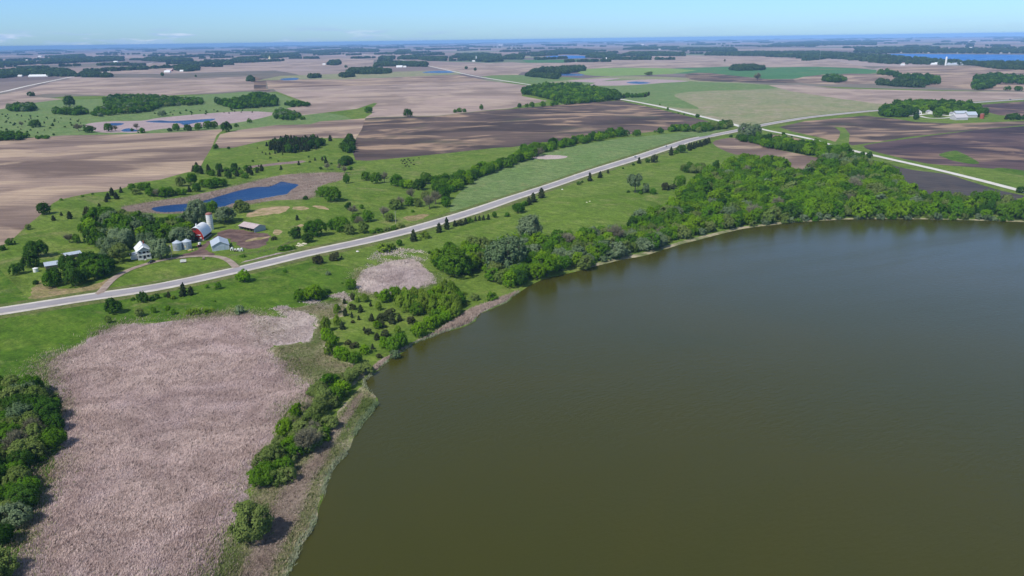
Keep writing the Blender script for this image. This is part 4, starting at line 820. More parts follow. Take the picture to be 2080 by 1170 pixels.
C('in the dark clump at the field corner', [(692,302),(700,294),(712,284),(721,290),(718,302),(714,312),(700,310)], 6, (7, 9.5), {'cedar': 2, 'dark': 3}, 1.)
C('in the dark thicket below the field corner', [(688,333),(700,328),(714,326),(716,333),(700,338)], 5, (6, 8), {'dark': 3, 'cedar': 1}, .9)
C('in the conifer line above the pond', [(388,347),(400,341),(450,346),(520,342),(545,345),(548,349),(500,352),(470,360),(440,358),(400,354)], 8, (5, 8), {'cedar': 4, 'shrub': 2, 'dark': 1}, .95)
S('in the bushes above the pond', [(270,387,16,'mid'),(287,386,20,'mid',.8),(300,386,20,'mid',.8),(278,394,18,'oshrub'),(308,398,20,'mid',.9),(320,400,24,'bare',.7),(333,400,24,'mid',.9),(347,398,22,'mid',.9),(366,378,22,'olive',1.),(388,374,24,'mid',1.),(385,390,16,'cedar'),(402,389,18,'mid'),(363,396,14,'mid'),(374,396,14,'mid'),(415,380,18,'mid'),(428,382,24,'mid',.9),(442,380,24,'mid',.9),(455,377,16,'mid'),(220,404,16,'cedar'),(228,397,20,'cedar'),(237,404,18,'cedar'),(246,391,14,'cedar'),(216,410,14,'cedar'),(466,362,16,'dark'),(482,358,16,'cedar'),(498,362,16,'shrub'),(512,356,14,'cedar'),(205,436,24,'cedar',1.),(180,445,20,'rust',1.3),(700,352,14,'bare'),(690,345,12,'bare'),(665,345,14,'bare'),(712,345,10,'shrub')])
C('dotted over the pasture by the farm pond', [(470,325),(640,318),(700,345),(690,350),(560,350),(500,330)], 26, (2.2, 4), {'dshrub': 2, 'cedar': 1}, .9)
C('dotted in the grass above the reed bed', [(420,600),(560,580),(700,560),(700,600),(560,625),(440,630)], 30, (1.0, 1.8), {'shrub': 1}, .7)
# groves at middle distance
C('in the wood beyond the dark field', [(1062,192),(1068,184),(1110,178),(1165,176),(1200,184),(1245,190),(1258,198),(1256,204),(1230,206),(1180,211),(1150,213),(1130,206),(1090,196)], 12, (12, 17), {'mid': 4, 'bright': 2, 'dark': 3}, .85)
C('in the far wood tail', [(1258,196),(1318,192),(1316,197),(1260,200)], 9, (7, 10), {'mid': 2, 'cedar': 2}, .8)
S('in the row at the wood corner', [(1055,219,10,'dark'),(1070,218,8,'mid'),(1081,218,12,'mid'),(1103,217,12,'mid'),(1122,216,12,'mid'),(1130,214,10,'mid')])
C('in the right farmstead grove', [(1787,236),(1790,228),(1812,224),(1822,218),(1860,213),(1920,214),(1965,218),(1995,230),(2000,238),(1975,238),(1968,232),(1930,232),(1905,233),(1895,227),(1880,229),(1870,226),(1852,236),(1830,240),(1800,238)], 11, (11, 16), {'mid': 4, 'dark': 3, 'bright': 2}, .9)
S('inside the right farmstead yard', [(1902,238,22,'mid',.95),(1860,243,11,'dark',1.1)])
C('in the row beyond the right farmstead', [(2040,240),(2060,239),(2100,241),(2100,245),(2042,244)], 9, (7, 10), {'dark': 2, 'cedar': 1}, .9)
C('in the small grove between far fields', [(1672,166),(1675,159),(1700,158),(1717,165),(1700,169)], 12, (12, 16), {'mid': 2, 'dark': 2, 'silver': 1}, .9)
C('in the long grove below the far lake', [(1783,152),(1790,148),(1808,148),(1830,156),(1880,158),(1908,162),(1905,172),(1880,174),(1850,168),(1810,155)], 17, (13, 17), {'dark': 3, 'mid': 2}, .9)
C('in the grove at the far right edge', [(1975,182),(1980,172),(1975,162),(2010,156),(2100,162),(2100,172),(2030,170),(2010,180),(1990,184)], 17, (13, 18), {'dark': 3, 'mid': 1}, .9)
S('at the far right edge', [(2046,184,14,'mid',.7),(2070,185,18,'mid',.6),(1538,165,17,'bare',1.),(1472,127,5,'bare',1.4),(1318,153,20,'olive',.4),(947,141,7,'dark'),(965,144,7,'dark'),(703,138,6,'dark'),(330,155,8,'dark'),(398,157,5,'dark'),(1286,118,4,'dark')])
WOODS = [ # far woods that read as masses: outline on the ground
 [(-60,158),(0,147),(60,143),(130,144),(150,150),(155,156),(120,156),(50,154),(0,160)], [(155,156),(170,149),(205,152),(205,157),(170,157)], [(205,157),(215,153),(228,156),(215,158)],
 [(-50,136),(0,128),(70,127),(70,131),(0,134)], [(70,130),(120,122),(250,118),(250,124),(150,128),(90,131)], [(100,116),(170,112),(175,117),(110,120)],
 [(290,124),(300,119),(340,118),(390,122),(390,125),(330,126)], [(355,143),(365,137),(400,136),(406,143),(380,146)], [(470,124),(490,119),(525,118),(520,124),(480,125)],
 [(525,119),(540,112),(600,109),(610,114),(560,119)], [(600,108),(680,102),(740,101),(740,105),(640,109)], [(667,132),(672,127),(688,126),(692,131),(680,133)],
 [(706,150),(715,143),(760,141),(795,146),(790,150),(740,151)], [(760,136),(770,130),(820,129),(868,131),(866,136),(800,135)], [(770,121),(775,117),(800,117),(800,121)], [(810,121),(815,116),(850,116),(850,121)],
 [(852,121),(860,118),(905,119),(905,124),(870,124)], [(918,117),(930,112),(980,110),(1015,113),(1020,125),(990,127),(955,124),(940,118)], [(1022,121),(1030,115),(1062,113),(1062,121)],
 [(802,107),(810,103),(832,103),(834,107)], [(725,106),(735,101),(768,102),(768,106)], [(1078,115),(1085,109),(1105,109),(1105,114)], [(1115,110),(1130,103),(1180,101),(1207,105),(1200,111)],
 [(1192,117),(1200,110),(1240,110),(1262,116),(1240,119)], [(1265,114),(1280,109),(1330,108),(1390,110),(1390,114)], [(1265,101),(1290,97),(1370,97),(1375,101)], [(1402,104),(1420,99),(1490,99),(1497,104)],
 [(1432,113),(1450,108),(1560,107),(1560,114)], [(1078,148),(1100,142),(1185,138),(1187,144),(1150,150)], [(1065,155),(1085,152),(1140,157),(1130,161)], [(1482,142),(1490,137),(1530,136),(1555,140),(1550,143),(1500,144)],
 [(1556,116),(1560,107),(1660,107),(1780,114),(1840,119),(1900,124),(1985,128),(1990,133),(1900,132),(1800,130),(1700,120),(1620,117)], [(1965,132),(2000,129),(2100,129),(2400,126),(2400,148),(2100,143),(2030,141)],
 [(1735,107),(1740,100),(1800,97),(1900,101),(1960,100),(2100,102),(2400,98),(2400,106),(2080,109.5),(1935,108.6),(1810,108),(1780,110)], [(1865,100),(1870,96),(1890,96),(1892,100)],
 [(1560,93),(1580,88),(1700,84),(1780,87),(1780,92),(1700,92),(1620,95)], [(390,232),(394,230),(400,233)], [(150,255),(152,254),(156,256)],
 [(1780,170),(1830,168),(1880,178),(1850,178),(1790,174)], [(625,158),(640,155),(650,158),(640,161)], [(690,155),(705,152),(720,156),(700,158)], [(500,166),(510,160),(516,166)]]
ROADSIDE_FAR = None
rw = random.Random(5)
FARPTS = []
for wp in WOODS:
    x, y = at_many(wp); P = np.stack([x, y], 1); x0, x1, y0, y1 = P[:, 0].min(), P[:, 0].max(), P[:, 1].min(), P[:, 1].max()
    area = .5*abs(np.sum(P[:, 0]*np.roll(P[:, 1], 1)-P[:, 1]*np.roll(P[:, 0], 1))); n = min(int(area/(15**2)), 1500)
    q = np.stack([np.random.default_rng(len(FARPTS)).uniform(x0, x1, n*6), np.random.default_rng(len(FARPTS)+1).uniform(y0, y1, n*6)], 1)
    q = q[inside(P, q[:, 0], q[:, 1])][:n]
    for a, b in q: FARPTS.append((a, b, rw.uniform(11, 17)*(1+np.hypot(a, b)/30000)))
# belts and groves toward the horizon, set along the section lines of the country
GA = -.62
for _ in range(450):
    d = 4200*math.exp(rw.random()**.85*2.2); a = math.radians(rw.uniform(-42, 42)); cx, cy2 = d*math.sin(a), d*math.cos(a)
    if inside(FARLAKE, np.array([cx]), np.array([cy2]))[0] or seg_dist(FARLAKE, np.array([cx]), np.array([cy2]))[0] < 300: continue
    L = rw.uniform(60, 330)*(1+d/13000); Wd = rw.uniform(20, 60)*(1+d/22000); th = rw.choice([GA, GA+math.pi/2])+rw.uniform(-.1, .1); n = int(min(45, L*Wd/500*(1 if d < 9000 else .5))+4)
    for k in range(n):
        u, v = rw.uniform(-.5, .5)*L, rw.uniform(-.5, .5)*Wd
        FARPTS.append((cx+u*math.cos(th)-v*math.sin(th), cy2+u*math.sin(th)+v*math.cos(th), rw.uniform(11, 16)*(1+d/22000)))
FP = np.array(FARPTS)
FPIN = np.zeros(len(FP), bool)
for P in (FARLAKE,): FPIN |= inside(P, FP[:, 0], FP[:, 1])
FP = FP[~FPIN]

def ordinal(n): return ['first', 'second', 'third', 'fourth', 'fifth', 'sixth', 'seventh', 'eighth', 'ninth', 'tenth', 'eleventh', 'twelfth'][n]
bycl = {}
for t in TREES: bycl.setdefault((t['where'], t['kind']), []).append(t)
for (where, kind), L in bycl.items():
    adj, noun = KINDS[kind][4], KINDS[kind][5]; L.sort(key=lambda t: t['px'])
    if len(L) == 1: L[0]['label'] = f'{adj} {noun} {where}'; continue
    if len(L) <= 8:
        for i, t in enumerate(L): t['label'] = f'{adj} {noun} {where}, '+('leftmost' if i == 0 else 'rightmost' if i == len(L)-1 else ordinal(i)+' from left')
        continue
    ym = np.median([t['py'] for t in L]); zones = {}; NZ = ['left', 'middle', 'right'] if len(L) < 24 else ['far-left', 'left', 'middle', 'right', 'far-right']; n3 = len(L)/len(NZ)
    for i, t in enumerate(L): zones.setdefault((int(i/n3), t['py'] > ym), []).append(t)
    for (zx, zy), Q in zones.items():
        zn = ('front ' if zy else 'back ')+NZ[min(zx, len(NZ)-1)]
        if len(Q) <= 4:
            for i, t in enumerate(Q): t['label'] = f"{adj} {noun} {where}, {zn}"+(', '+(['left', 'middle', 'right'] if len(Q) == 3 else ['leftmost', 'second', 'third', 'last'])[i]+' one' if len(Q) > 2 else (', '+['left', 'right'][i]+' one' if len(Q) == 2 else ''))
        else:
            for t in Q: t['label'] = f'{adj} {noun} {where}, {zn}'; t['shared'] = zn
byname = {}
for t in TREES: byname.setdefault(KINDS[t['kind']][0], []).append(t)
REST = {}
rt = random.Random(9); NTREE = {}
for name, L in byname.items():
    L.sort(key=lambda t: -t['wpx'])
    for i, t in enumerate(L):
        if i >= 295: REST.setdefault(name, []).append(t); continue
        var = rt.randrange(4); rz = rt.uniform(0, 6.28)
        lod = 0 if t['wpx'] > 38 else (1 if t['wpx'] > 14 else 2)
        loc = (t['x'], t['y'], t['z']-.05); sc = (t['w']*1.02, t['w']*rt.uniform(.88, 1.05), t['h']*1.02)
        grp = f"{KINDS[t['kind']][4]} {KINDS[t['kind']][5]}s {t['where']}, {t['shared']}" if t.get('shared') else None
        if t['wpx'] >= 20:
            root = bpy.data.objects.new(name, None); COL.objects.link(root); root.empty_display_size = .2
            root.location = loc; root.rotation_euler = (rt.gauss(0, .04), rt.gauss(0, .04), rz); root.scale = sc
            ob('crown', crown_mesh(t['kind'], lod, var), root); ob('trunk', trunk_for(t['kind'], var), root)
        else:
            root = ob(name, combined(t['kind'], lod, var)); root.location = loc; root.rotation_euler = (0, 0, rz); root.scale = sc
        tag(root, t['label'], KINDS[t['kind']][1], grp)
# the rest of each kind and the far woods: instanced through geometry nodes, one object each
def scatter(name, P, S_, idx, protos, label, cat):
    pc = bpy.data.collections.new(name+'_sources')
    for i, me in enumerate(protos):
        o = bpy.data.objects.new('%s_source_%02d' % (name, i), me); pc.objects.link(o)
    me = bpy.data.meshes.new(name); me.vertices.add(len(P)); me.vertices.foreach_set('co', np.asarray(P, np.float32).ravel())
    a = me.attributes.new('sc', 'FLOAT_VECTOR', 'POINT'); a.data.foreach_set('vector', np.asarray(S_, np.float32).ravel())
    a = me.attributes.new('ix', 'INT', 'POINT'); a.data.foreach_set('value', np.asarray(idx, np.int32))
    me.update()
    o = ob(name, me, kind='stuff', label=label, cat=cat)
    ng = bpy.data.node_groups.new('scatter', 'GeometryNodeTree'); ng.interface.new_socket('Geometry', in_out='INPUT', socket_type='NodeSocketGeometry'); ng.interface.new_socket('Geometry', in_out='OUTPUT', socket_type='NodeSocketGeometry')
    n = ng.nodes; l = ng.links; gi = n.new('NodeGroupInput'); go = n.new('NodeGroupOutput')
    ci = n.new('GeometryNodeCollectionInfo'); ci.inputs['Collection'].default_value = pc; ci.inputs['Separate Children'].default_value = True; ci.inputs['Reset Children'].default_value = True
    ip = n.new('GeometryNodeInstanceOnPoints'); ip.inputs['Pick Instance'].default_value = True
    na = n.new('GeometryNodeInputNamedAttribute'); na.data_type = 'FLOAT_VECTOR'; na.inputs[0].default_value = 'sc'
    ni = n.new('GeometryNodeInputNamedAttribute'); ni.data_type = 'INT'; ni.inputs[0].default_value = 'ix'
    rv = n.new('FunctionNodeRandomValue'); rv.data_type = 'FLOAT_VECTOR'; rv.inputs[0].default_value = (0, 0, 0); rv.inputs[1].default_value = (0, 0, 6.28)
    l.new(gi.outputs[0], ip.inputs['Points']); l.new(ci.outputs[0], ip.inputs['Instance']); l.new([s for s in na.outputs if s.enabled][0], ip.inputs['Scale'])
    l.new([s for s in ni.outputs if s.enabled][0], ip.inputs['Instance Index']); l.new(rv.outputs[0], ip.inputs['Rotation']); l.new(ip.outputs[0], go.inputs[0])
    md = o.modifiers.new('scatter', 'NODES'); md.node_group = ng
    return o
for name, L in REST.items():
    protos = []; keys = {}; idx = []
    for t in L:
        k = (t['kind'], 1 if t['wpx'] > 15 else 2, rt.randrange(3))
        if k not in keys: keys[k] = len(protos); protos.append(combined(*k))
        idx.append(keys[k])
    scatter(name, [(t['x'], t['y'], t['z']) for t in L], [(t['w'], t['w'], t['h']) for t in L], idx, protos, 'remaining smaller '+{'leafy_tree': 'leafy trees filling the woods and groves', 'conifer_tree': 'conifers', 'shrub': 'shrubs', 'bare_tree': 'bare trees'}[name], 'trees')
KINDS['distant'] = ('far_wood', 'wood', 'shrub', 'leaf_distant', '', '', 1.)
d_ = np.hypot(FP[:, 0], FP[:, 1]); zz = zfun(FP[:, 0], FP[:, 1])
scatter('far_wood', np.stack([FP[:, 0], FP[:, 1], zz-.3], 1), np.stack([FP[:, 2]*1.25, FP[:, 2]*1.25, FP[:, 2]*.9], 1), np.where(d_ < 4200, 0, 3)+np.arange(len(FP)) % 3,
        [combined('distant', 2, v) for v in range(3)]+[combined('distant', 3, v) for v in range(3)], 'woods and tree belts of the farmland toward the horizon', 'wood')

# ---------------------------------------------------------------- buildings
def mesh_obj(name, vs, fs, mat, parent=None, mats=None, mi=None):
    me = bpy.data.meshes.new(name); me.from_pydata([tuple(v) for v in vs], [], fs)
    for m in (mats or [mat]): me.materials.append(MATS[m])
    if mi: me.polygons.foreach_set('material_index', mi)
    me.update(); bm = bmesh.new(); bm.from_mesh(me); bmesh.ops.recalc_face_normals(bm, faces=bm.faces); bm.to_mesh(me); bm.free()
    return ob(name, me, parent)
def box(vs, fs, x0, x1, y0, y1, z0, z1):
    b = len(vs); vs += [(x0, y0, z0), (x1, y0, z0), (x1, y1, z0), (x0, y1, z0), (x0, y0, z1), (x1, y0, z1), (x1, y1, z1), (x0, y1, z1)]
    fs += [tuple(b+i for i in q) for q in ((0, 3, 2, 1), (4, 5, 6, 7), (0, 1, 5, 4), (1, 2, 6, 5), (2, 3, 7, 6), (3, 0, 4, 7))]
def pbox(name, mat, parent, *b):
    vs, fs = [], []; box(vs, fs, *b); return mesh_obj(name, vs, fs, mat, parent)
def prism(prof, y0, y1):            # closed x-z profile extruded along y
    n = len(prof); vs = [(x, y0, z) for x, z in prof]+[(x, y1, z) for x, z in prof]
    fs = [tuple(range(n))[::-1], tuple(range(n, 2*n))]+[(i, (i+1) % n, n+(i+1) % n, n+i) for i in range(n)]
    return vs, fs
def root_at(name, p, ang, label, cat, group=None):
    o = bpy.data.objects.new(name, None); COL.objects.link(o); o.location = p; o.rotation_euler = (0, 0, ang); o.empty_display_size = 1
    tag(o, label, cat, group); return o
def frame(pl, pr):
    a, b = at(*pl), at(*pr); d = b-a; return a, math.atan2(d.y, d.x), d.xy.length
def shell(prof, th, y0, y1):        # open roof line with thickness
    off = [(x, z-th) for x, z in prof]; return prism(list(prof)+off[::-1], y0, y1)
def gable(name, p, ang, w, L, eave, ridge, wall, roof, label, cat, ridge_along='y', group=None, parts=(), oh=.4, base=-.6):
    r = root_at(name, p, ang, label, cat, group)
    if ridge_along == 'y': prof = [(0, base), (w, base), (w, eave), (w/2, ridge), (0, eave)]; vs, fs = prism(prof, 0, L)
    else:
        vs, fs = prism([(0, base), (L, base), (L, eave), (L/2, ridge), (0, eave)], 0, w); vs = [(y, x, z) for x, y, z in vs]
    mesh_obj('wall', vs, fs, wall, r)
    W_ = w if ridge_along == 'y' else L; s = (ridge-eave)/(W_/2)
    rp = [(-oh, eave-oh*s+.16), (W_/2, ridge+.16), (W_+oh, eave-oh*s+.16)]
    vs, fs = shell(rp, .12, -oh, (L if ridge_along == 'y' else w)+oh)
    if ridge_along != 'y': vs = [(y, x, z) for x, y, z in vs]
    mesh_obj('roof', vs, fs, roof, r)
    for nm, mt, b in parts: pbox(nm, mt, r, *b)
    return r
# farmhouse
a, ang, w = frame((281.7, 529.6), (308, 526))
H = root_at('farmhouse', a, ang, 'white two storey farmhouse with a double deck porch among silvery trees', 'house')
Wd = w; P1, P2 = 2.5, 5.2
pv, pf = prism([(0, -.5), (Wd, -.5), (Wd, 5.6), (Wd/2, 8.6), (0, 5.6)], 2.3, 12); mesh_obj('wall', pv, pf, 'white_paint', H)
vs, fs = shell([(-.6, 5.2), (Wd/2, 8.85), (Wd+.6, 5.2)], .15, 2.6, 12.6); mesh_obj('roof', vs, fs, 'white_metal_roof', H)
rf = H.children[-1]
pbox('chimney', 'red_brick', H, Wd/2+.8, Wd/2+1.5, 8, 8.7, 7.6, 9.5)
for z in (.35, 2.9): pbox('deck', 'white_paint', H, -.05, Wd+.05, -.05, 2.25, z-.18, z)
for z0 in (.35, 2.9):
    vs, fs = [], []; box(vs, fs, 0, Wd*.38, -.03, .04, z0+.03, z0+.85); box(vs, fs, Wd*(.62 if z0 < 1 else .38), Wd, -.03, .04, z0+.03, z0+.85); mesh_obj('railing', vs, fs, 'white_paint', H)
for k in range(4):
    x = Wd*k/3; x = min(max(x, .12), Wd-.12)
    for z0, z1 in ((.36, 2.71), (2.91, 5.1)): pbox('post', 'white_paint', H, x-.12, x+.12, .05, .29, z0, z1)
pbox('beam', 'white_paint', H, -.1, Wd+.1, .0, .35, 5.11, 5.45)
vs, fs = prism([(0, 5.46), (Wd, 5.46), (Wd/2, 7.5)], .1, 2.28); mesh_obj('porch_gable', vs, fs, 'pale_lilac', H)
vs, fs = shell([(-.8, 5.15), (Wd/2, 7.75), (Wd+.8, 5.15)], .12, -.5, 2.58); mesh_obj('porch_roof', vs, fs, 'white_metal_roof', H)
for z0 in (1.0, 3.6):
    for x in (Wd*.12, Wd*.45, Wd*.72):
        f = pbox('window', 'dark_glass', H, x, x+Wd*.16, 2.24, 2.30, z0-(.5 if .4 < x/Wd < .5 else 0), z0+1.3)
        vs, fs = [], []; box(vs, fs, -.0+x-.08, x, 2.2, 2.29, z0-.1, z0+1.3); box(vs, fs, x+Wd*.16, x+Wd*.16+.08, 2.2, 2.29, z0-.1, z0+1.3); mesh_obj('window_frame', vs, fs, 'white_paint', f)
vs, fs = [], []
for k in range(3): box(vs, fs, Wd*.42, Wd*.58, -.35*(3-k), -.35*(2-k)-.06, -.4, .06+.1*k)
mesh_obj('steps', vs, fs, 'concrete', H)
gv, gf = prism([(-3.4, -.5), (-.06, -.5), (-.06, 3.2), (-3.4, 2.5)], 4, 9.5); mesh_obj('side_wing', gv, gf, 'white_paint', H)
vs, fs = shell([(-3.8, 2.62), (-.08, 3.45)], .1, 3.6, 9.9); mesh_obj('wing_roof', vs, fs, 'grey_metal_roof', H)
# barn
a = at(414.5, 489); b = at(436, 472); d = (b-a).xy; L = 15.0; ang = math.atan2(d.y, d.x)
# local y runs down the long side, local x points to the left of it
B = root_at('barn', a, ang-math.pi/2, 'red barn with arched white metal roof and stone base beside a silo', 'barn')
bw = 9.6; n = 12; eave = 3.2; rid = 8.6
arch = [(-bw/2-bw/2*math.cos(math.pi*k/(2*n))*(1 if 1 else 0), 0) for k in range(0)]
prof = []
for k in range(2*n+1):
    t = k/(2*n); u = abs(2*t-1); x = -bw*t; z = eave+(rid-eave)*(1-u**2.1)**.78
    prof.append((x, z))
vs, fs = prism([(0, .9)]+[(p[0]*.985-.06, p[1]-.12) for p in prof]+[(-bw, .9)], 0, L); mesh_obj('wall', vs, fs, 'red_paint', B)
vs, fs = shell([(.35, eave-.25)]+[(p[0], p[1]+.12) for p in prof]+[(-bw-.35, eave-.25)], .14, -.45, L+.45); mesh_obj('roof', vs, fs, 'white_metal_roof', B)
pbox('foundation', 'stone', B, -bw-.05, .05, -.05, L+.05, -1, .89)
pbox('side_trim', 'white_paint', B, .0, .12, 0, L, eave-.85, eave-.35)
pbox('side_wall_shade', 'interior_and_shade', B, .0, .06, .05, L-.05, .9, eave-.9)  # dark sheet that paints the shade on the barn's right side
pbox('loft_door', 'white_paint', B, -4.2, -1.6, -.1, -.02, 3.5, 4.0)
pbox('door', 'interior_and_shade', B, -6.2, -3.6, -.1, -.02, -.1, 2.5)
for x in (-2.3, -8.4): pbox('window', 'white_paint', B, x, x+1.1, -.1, -.02, 1.2, 2.3)
pbox('hay_hood', 'interior_and_shade', B, -5.7, -4.0, -.12, -.02, 6.9, 8.0)
vs, fs = [], []; tube(vs, fs, (-bw/2, 3.2, rid), (-bw/2, 3.2, rid+1.5), .45, .4, 8); tube(vs, fs, (-bw/2, 3.2, rid+1.5), (-bw/2, 3.2, rid+2.), .6, .05, 8); mesh_obj('cupola', vs, fs, 'white_paint', B)
def cyl_building(name, p, rad, hgt, cone, wall, cap, label, cat, dome=False, group=None, hoops=0):
    r = root_at(name, p, 0, label, cat, group); vs, fs = [], []; n = 20
    for z in (-.8, hgt):
        for k in range(n): vs.append((rad*math.cos(6.2832*k/n), rad*math.sin(6.2832*k/n), z))
    fs = [(k, (k+1) % n, n+(k+1) % n, n+k) for k in range(n)]+[tuple(range(n, 2*n))]; o = mesh_obj('wall', vs, fs, wall, r)
    vs, fs = [], []; m = 6 if dome else 1
    for j in range(m+1):
        t = j/m; rr = (rad+.12)*(math.cos(t*math.pi/2) if dome else 1-t)+.02; z = hgt+.03+cone*(math.sin(t*math.pi/2) if dome else t)
        for k in range(n): vs.append((rr*math.cos(6.2832*k/n), rr*math.sin(6.2832*k/n), z))
    for j in range(m): fs += [(j*n+k, j*n+(k+1) % n, (j+1)*n+(k+1) % n, (j+1)*n+k) for k in range(n)]
    fs.append(tuple(range(n))[::-1]); fs.append(tuple(range(m*n, (m+1)*n))); mesh_obj('roof', vs, fs, cap, r)
    for h in range(hoops):
        z = hgt*(h+1)/(hoops+1); vs, fs = [], []
        for zz_ in (z-.06, z+.06):
            for k in range(n): vs.append(((rad+.04)*math.cos(6.2832*k/n), (rad+.04)*math.sin(6.2832*k/n), zz_))
        fs = [(k, (k+1) % n, n+(k+1) % n, n+k) for k in range(n)]; mesh_obj('hoop', vs, fs, 'steel', r)
    return r
cyl_building('silo', at(428, 466), 2.1, 10.2, 1.4, 'white_paint', 'rust_red', 'tall pale concrete silo with a rusty domed cap behind the barn', 'silo', True, hoops=7)
for (px, py, lab) in ((361.5, 507.5, 'left galvanised grain bin with conical roof between trees and barn'), (380.7, 504.8, 'right galvanised grain bin with conical roof nearer the barn')):
    r = cyl_building('grain_bin', at(px, py), 2.75, 4.6, 1.6, 'galvanised', 'grey_metal_roof', lab, 'grain bin', group='grain bins beside the barn', hoops=4)
    pbox('hatch', 'yellow_tin' if px > 370 else 'steel', r, -.4, .4, -2.82, -2.7, 1.3, 2.4)
# machine shed
a, ang, w = frame((431.7, 510.5), (466, 506.5)); bk = at(428, 493.5)
gable('machine_shed', a, ang, w, 15, 3.0, 5.4, 'blue_grey_siding', 'grey_metal_roof', 'pale grey metal machine shed with a low gable roof beside the barnyard', 'shed', parts=[('sliding_door', 'galvanised', (w*.28, w*.72, -.1, -.02, -.3, 2.8)), ('corner_trim', 'white_paint', (-.08, .1, -.1, -.02, -.3, 2.9)), ('corner_trim', 'white_paint', (w-.1, w+.08, -.1, -.02, -.3, 2.9)), ('base_trim', 'white_paint', (.12, w*.27, -.1, -.02, -.4, .05))])
# open fronted cattle shed
a, ang, w = frame((486, 465), (517, 472.5))
r = root_at('cattle_shed', a, ang, 'low open fronted cattle shed with a rusty roof in the muddy barnyard', 'shed'); Ls = 9
for x0, x1, y0, y1, nm in ((0, .15, 0, Ls, 'end_wall'), (w-.15, w, 0, Ls, 'end_wall')):
    vs, fs = prism([(y0, -.5), (y1, -.5), (y1, 2.6), (y1*.5, 4.1), (y0, 2.5)], x0, x1); vs = [(y, x, z) for x, y, z in vs]; mesh_obj(nm, vs, fs, 'blue_grey_siding', r)
pbox('back_wall', 'blue_grey_siding', r, .16, w-.16, Ls-.15, Ls, -.5, 2.6)
vs, fs = shell([(-.6, 2.35), (Ls*.5, 4.25), (Ls+.4, 2.6)], .1, -.3, w+.3); vs = [(y, x, z) for x, y, z in vs]; mesh_obj('roof', vs, fs, 'rust_metal_roof', r)
for k in range(5): pbox('post', 'timber', r, w*(k+.5)/5-.1, w*(k+.5)/5+.1, .1, .3, -.5, 2.5)
pbox('eave_shade', 'interior_and_shade', r, .2, w-.2, .05, .1, 1.9, 2.45)  # dark strip painting the shade below the eave of the open front
a, ang, w = frame((93, 547.5), (128, 542.5))
gable('low_shed', a, ang, w, 9.5, 1.9, 2.9, 'timber', 'grey_metal_roof', 'long low shed with blue grey metal roof beside the dark grove', 'shed', 'x')
a, ang, w = frame((134, 525.5), (166, 520))
gable('low_shed', a, ang, w, 7, 1.8, 2.6, 'timber', 'grey_metal_roof', 'narrow grey roofed shed half hidden behind the dark grove', 'shed', 'x')
gable('red_outbuilding', at(217, 523), .2, 5, 5, 2.6, 4.2, 'red_paint', 'rust_metal_roof', 'small red outbuilding glimpsed between the farmhouse trees', 'shed', parts=[('door', 'white_paint', (1., 2.4, -.1, -.02, 0, 2))])
cyl_building('water_tank', at(73, 552), 1.3, 2., .5, 'white_paint', 'white_paint', 'small white round tank at the end of the lower left sheds', 'tank')
# calf hutches, feeders and odds and ends
def hutch(px, py, lab):
    p = at(px, py); r = root_at('calf_hutch', p, .15, lab, 'calf hutch', 'white calf hutches beside the machine shed')
    pr = [(0, -.1), (1.5, -.1), (1.5, 1.1), (1.2, 1.6), (.3, 1.6), (0, 1.1)]; vs, fs = prism(pr, 0, 2.1); mesh_obj('shell', vs, fs, 'white_paint', r); pbox('opening', 'interior_and_shade', r, .4, 1.1, -.05, -.01, 0, 1.)
hutch(481, 511, 'left white calf hutch right of the machine shed'); hutch(487.5, 510.5, 'right white calf hutch right of the machine shed')
hutch(468, 509, 'white calf hutch closest to the machine shed corner')
r = root_at('feed_wagon', at(475, 511.5), .3, 'small dark farm trailer between the calf hutches', 'trailer'); pbox('bed', 'timber', r, 0, 2.2, 0, 1.3, .5, 1.1); pbox('tank', 'white_paint', r, .2, 1.4, .2, 1.1, 1.11, 1.6)
for x in (.2, 1.6): pbox('wheel', 'rubber', r, x, x+.5, -.2, -.02, 0, .55); pbox('wheel', 'rubber', r, x, x+.5, 1.32, 1.5, 0, .55)
r = root_at('farm_tractor', at(403, 503), 1.1, 'old farm tractor with pale cab parked before the barn', 'tractor'); pbox('body', 'rust_red', r, 0, 2.6, .5, 1.2, .7, 1.5); pbox('cab', 'white_paint', r, 1.3, 2.6, .3, 1.4, 1.51, 2.8)
for x, rr in ((.3, .45), (2.1, .8)):
    for y in (.1, 1.3):
        vs, fs = [], []; tube(vs, fs, (x, y, rr), (x, y+.35, rr), rr, rr, 12); fs.append(tuple(range(12))[::-1]); mesh_obj('wheel', vs, fs, 'rubber', r)
r = root_at('picnic_shelter', at(366, 535), .25, 'small white slatted trailer standing on the lawn inside the driveway', 'trailer')
pbox('floor', 'weathered_board', r, 0, 3.2, 0, 1.8, .5, .62)
for k in range(4): pbox('side_board', 'white_paint', r, .02, 3.18, .0, .06, .7+.3*k, .9+.3*k); pbox('side_board', 'white_paint', r, .02, 3.18, 1.74, 1.8, .7+.3*k, .9+.3*k)
for x in (.6, 2.3): pbox('wheel', 'rubber', r, x, x+.55, -.15, .0-.02, 0, .5)
pb = at(414, 527)
o = None
r = root_at('round_bale', pb, .3, 'single dark round bale on the driveway lawn', 'hay bale'); vs, fs = [], []; tube(vs, fs, (-.6, 0, .7), (.6, 0, .7), .75, .75, 14); fs.append(tuple(range(14))[::-1]); mesh_obj('bale', vs, fs, 'timber', r)
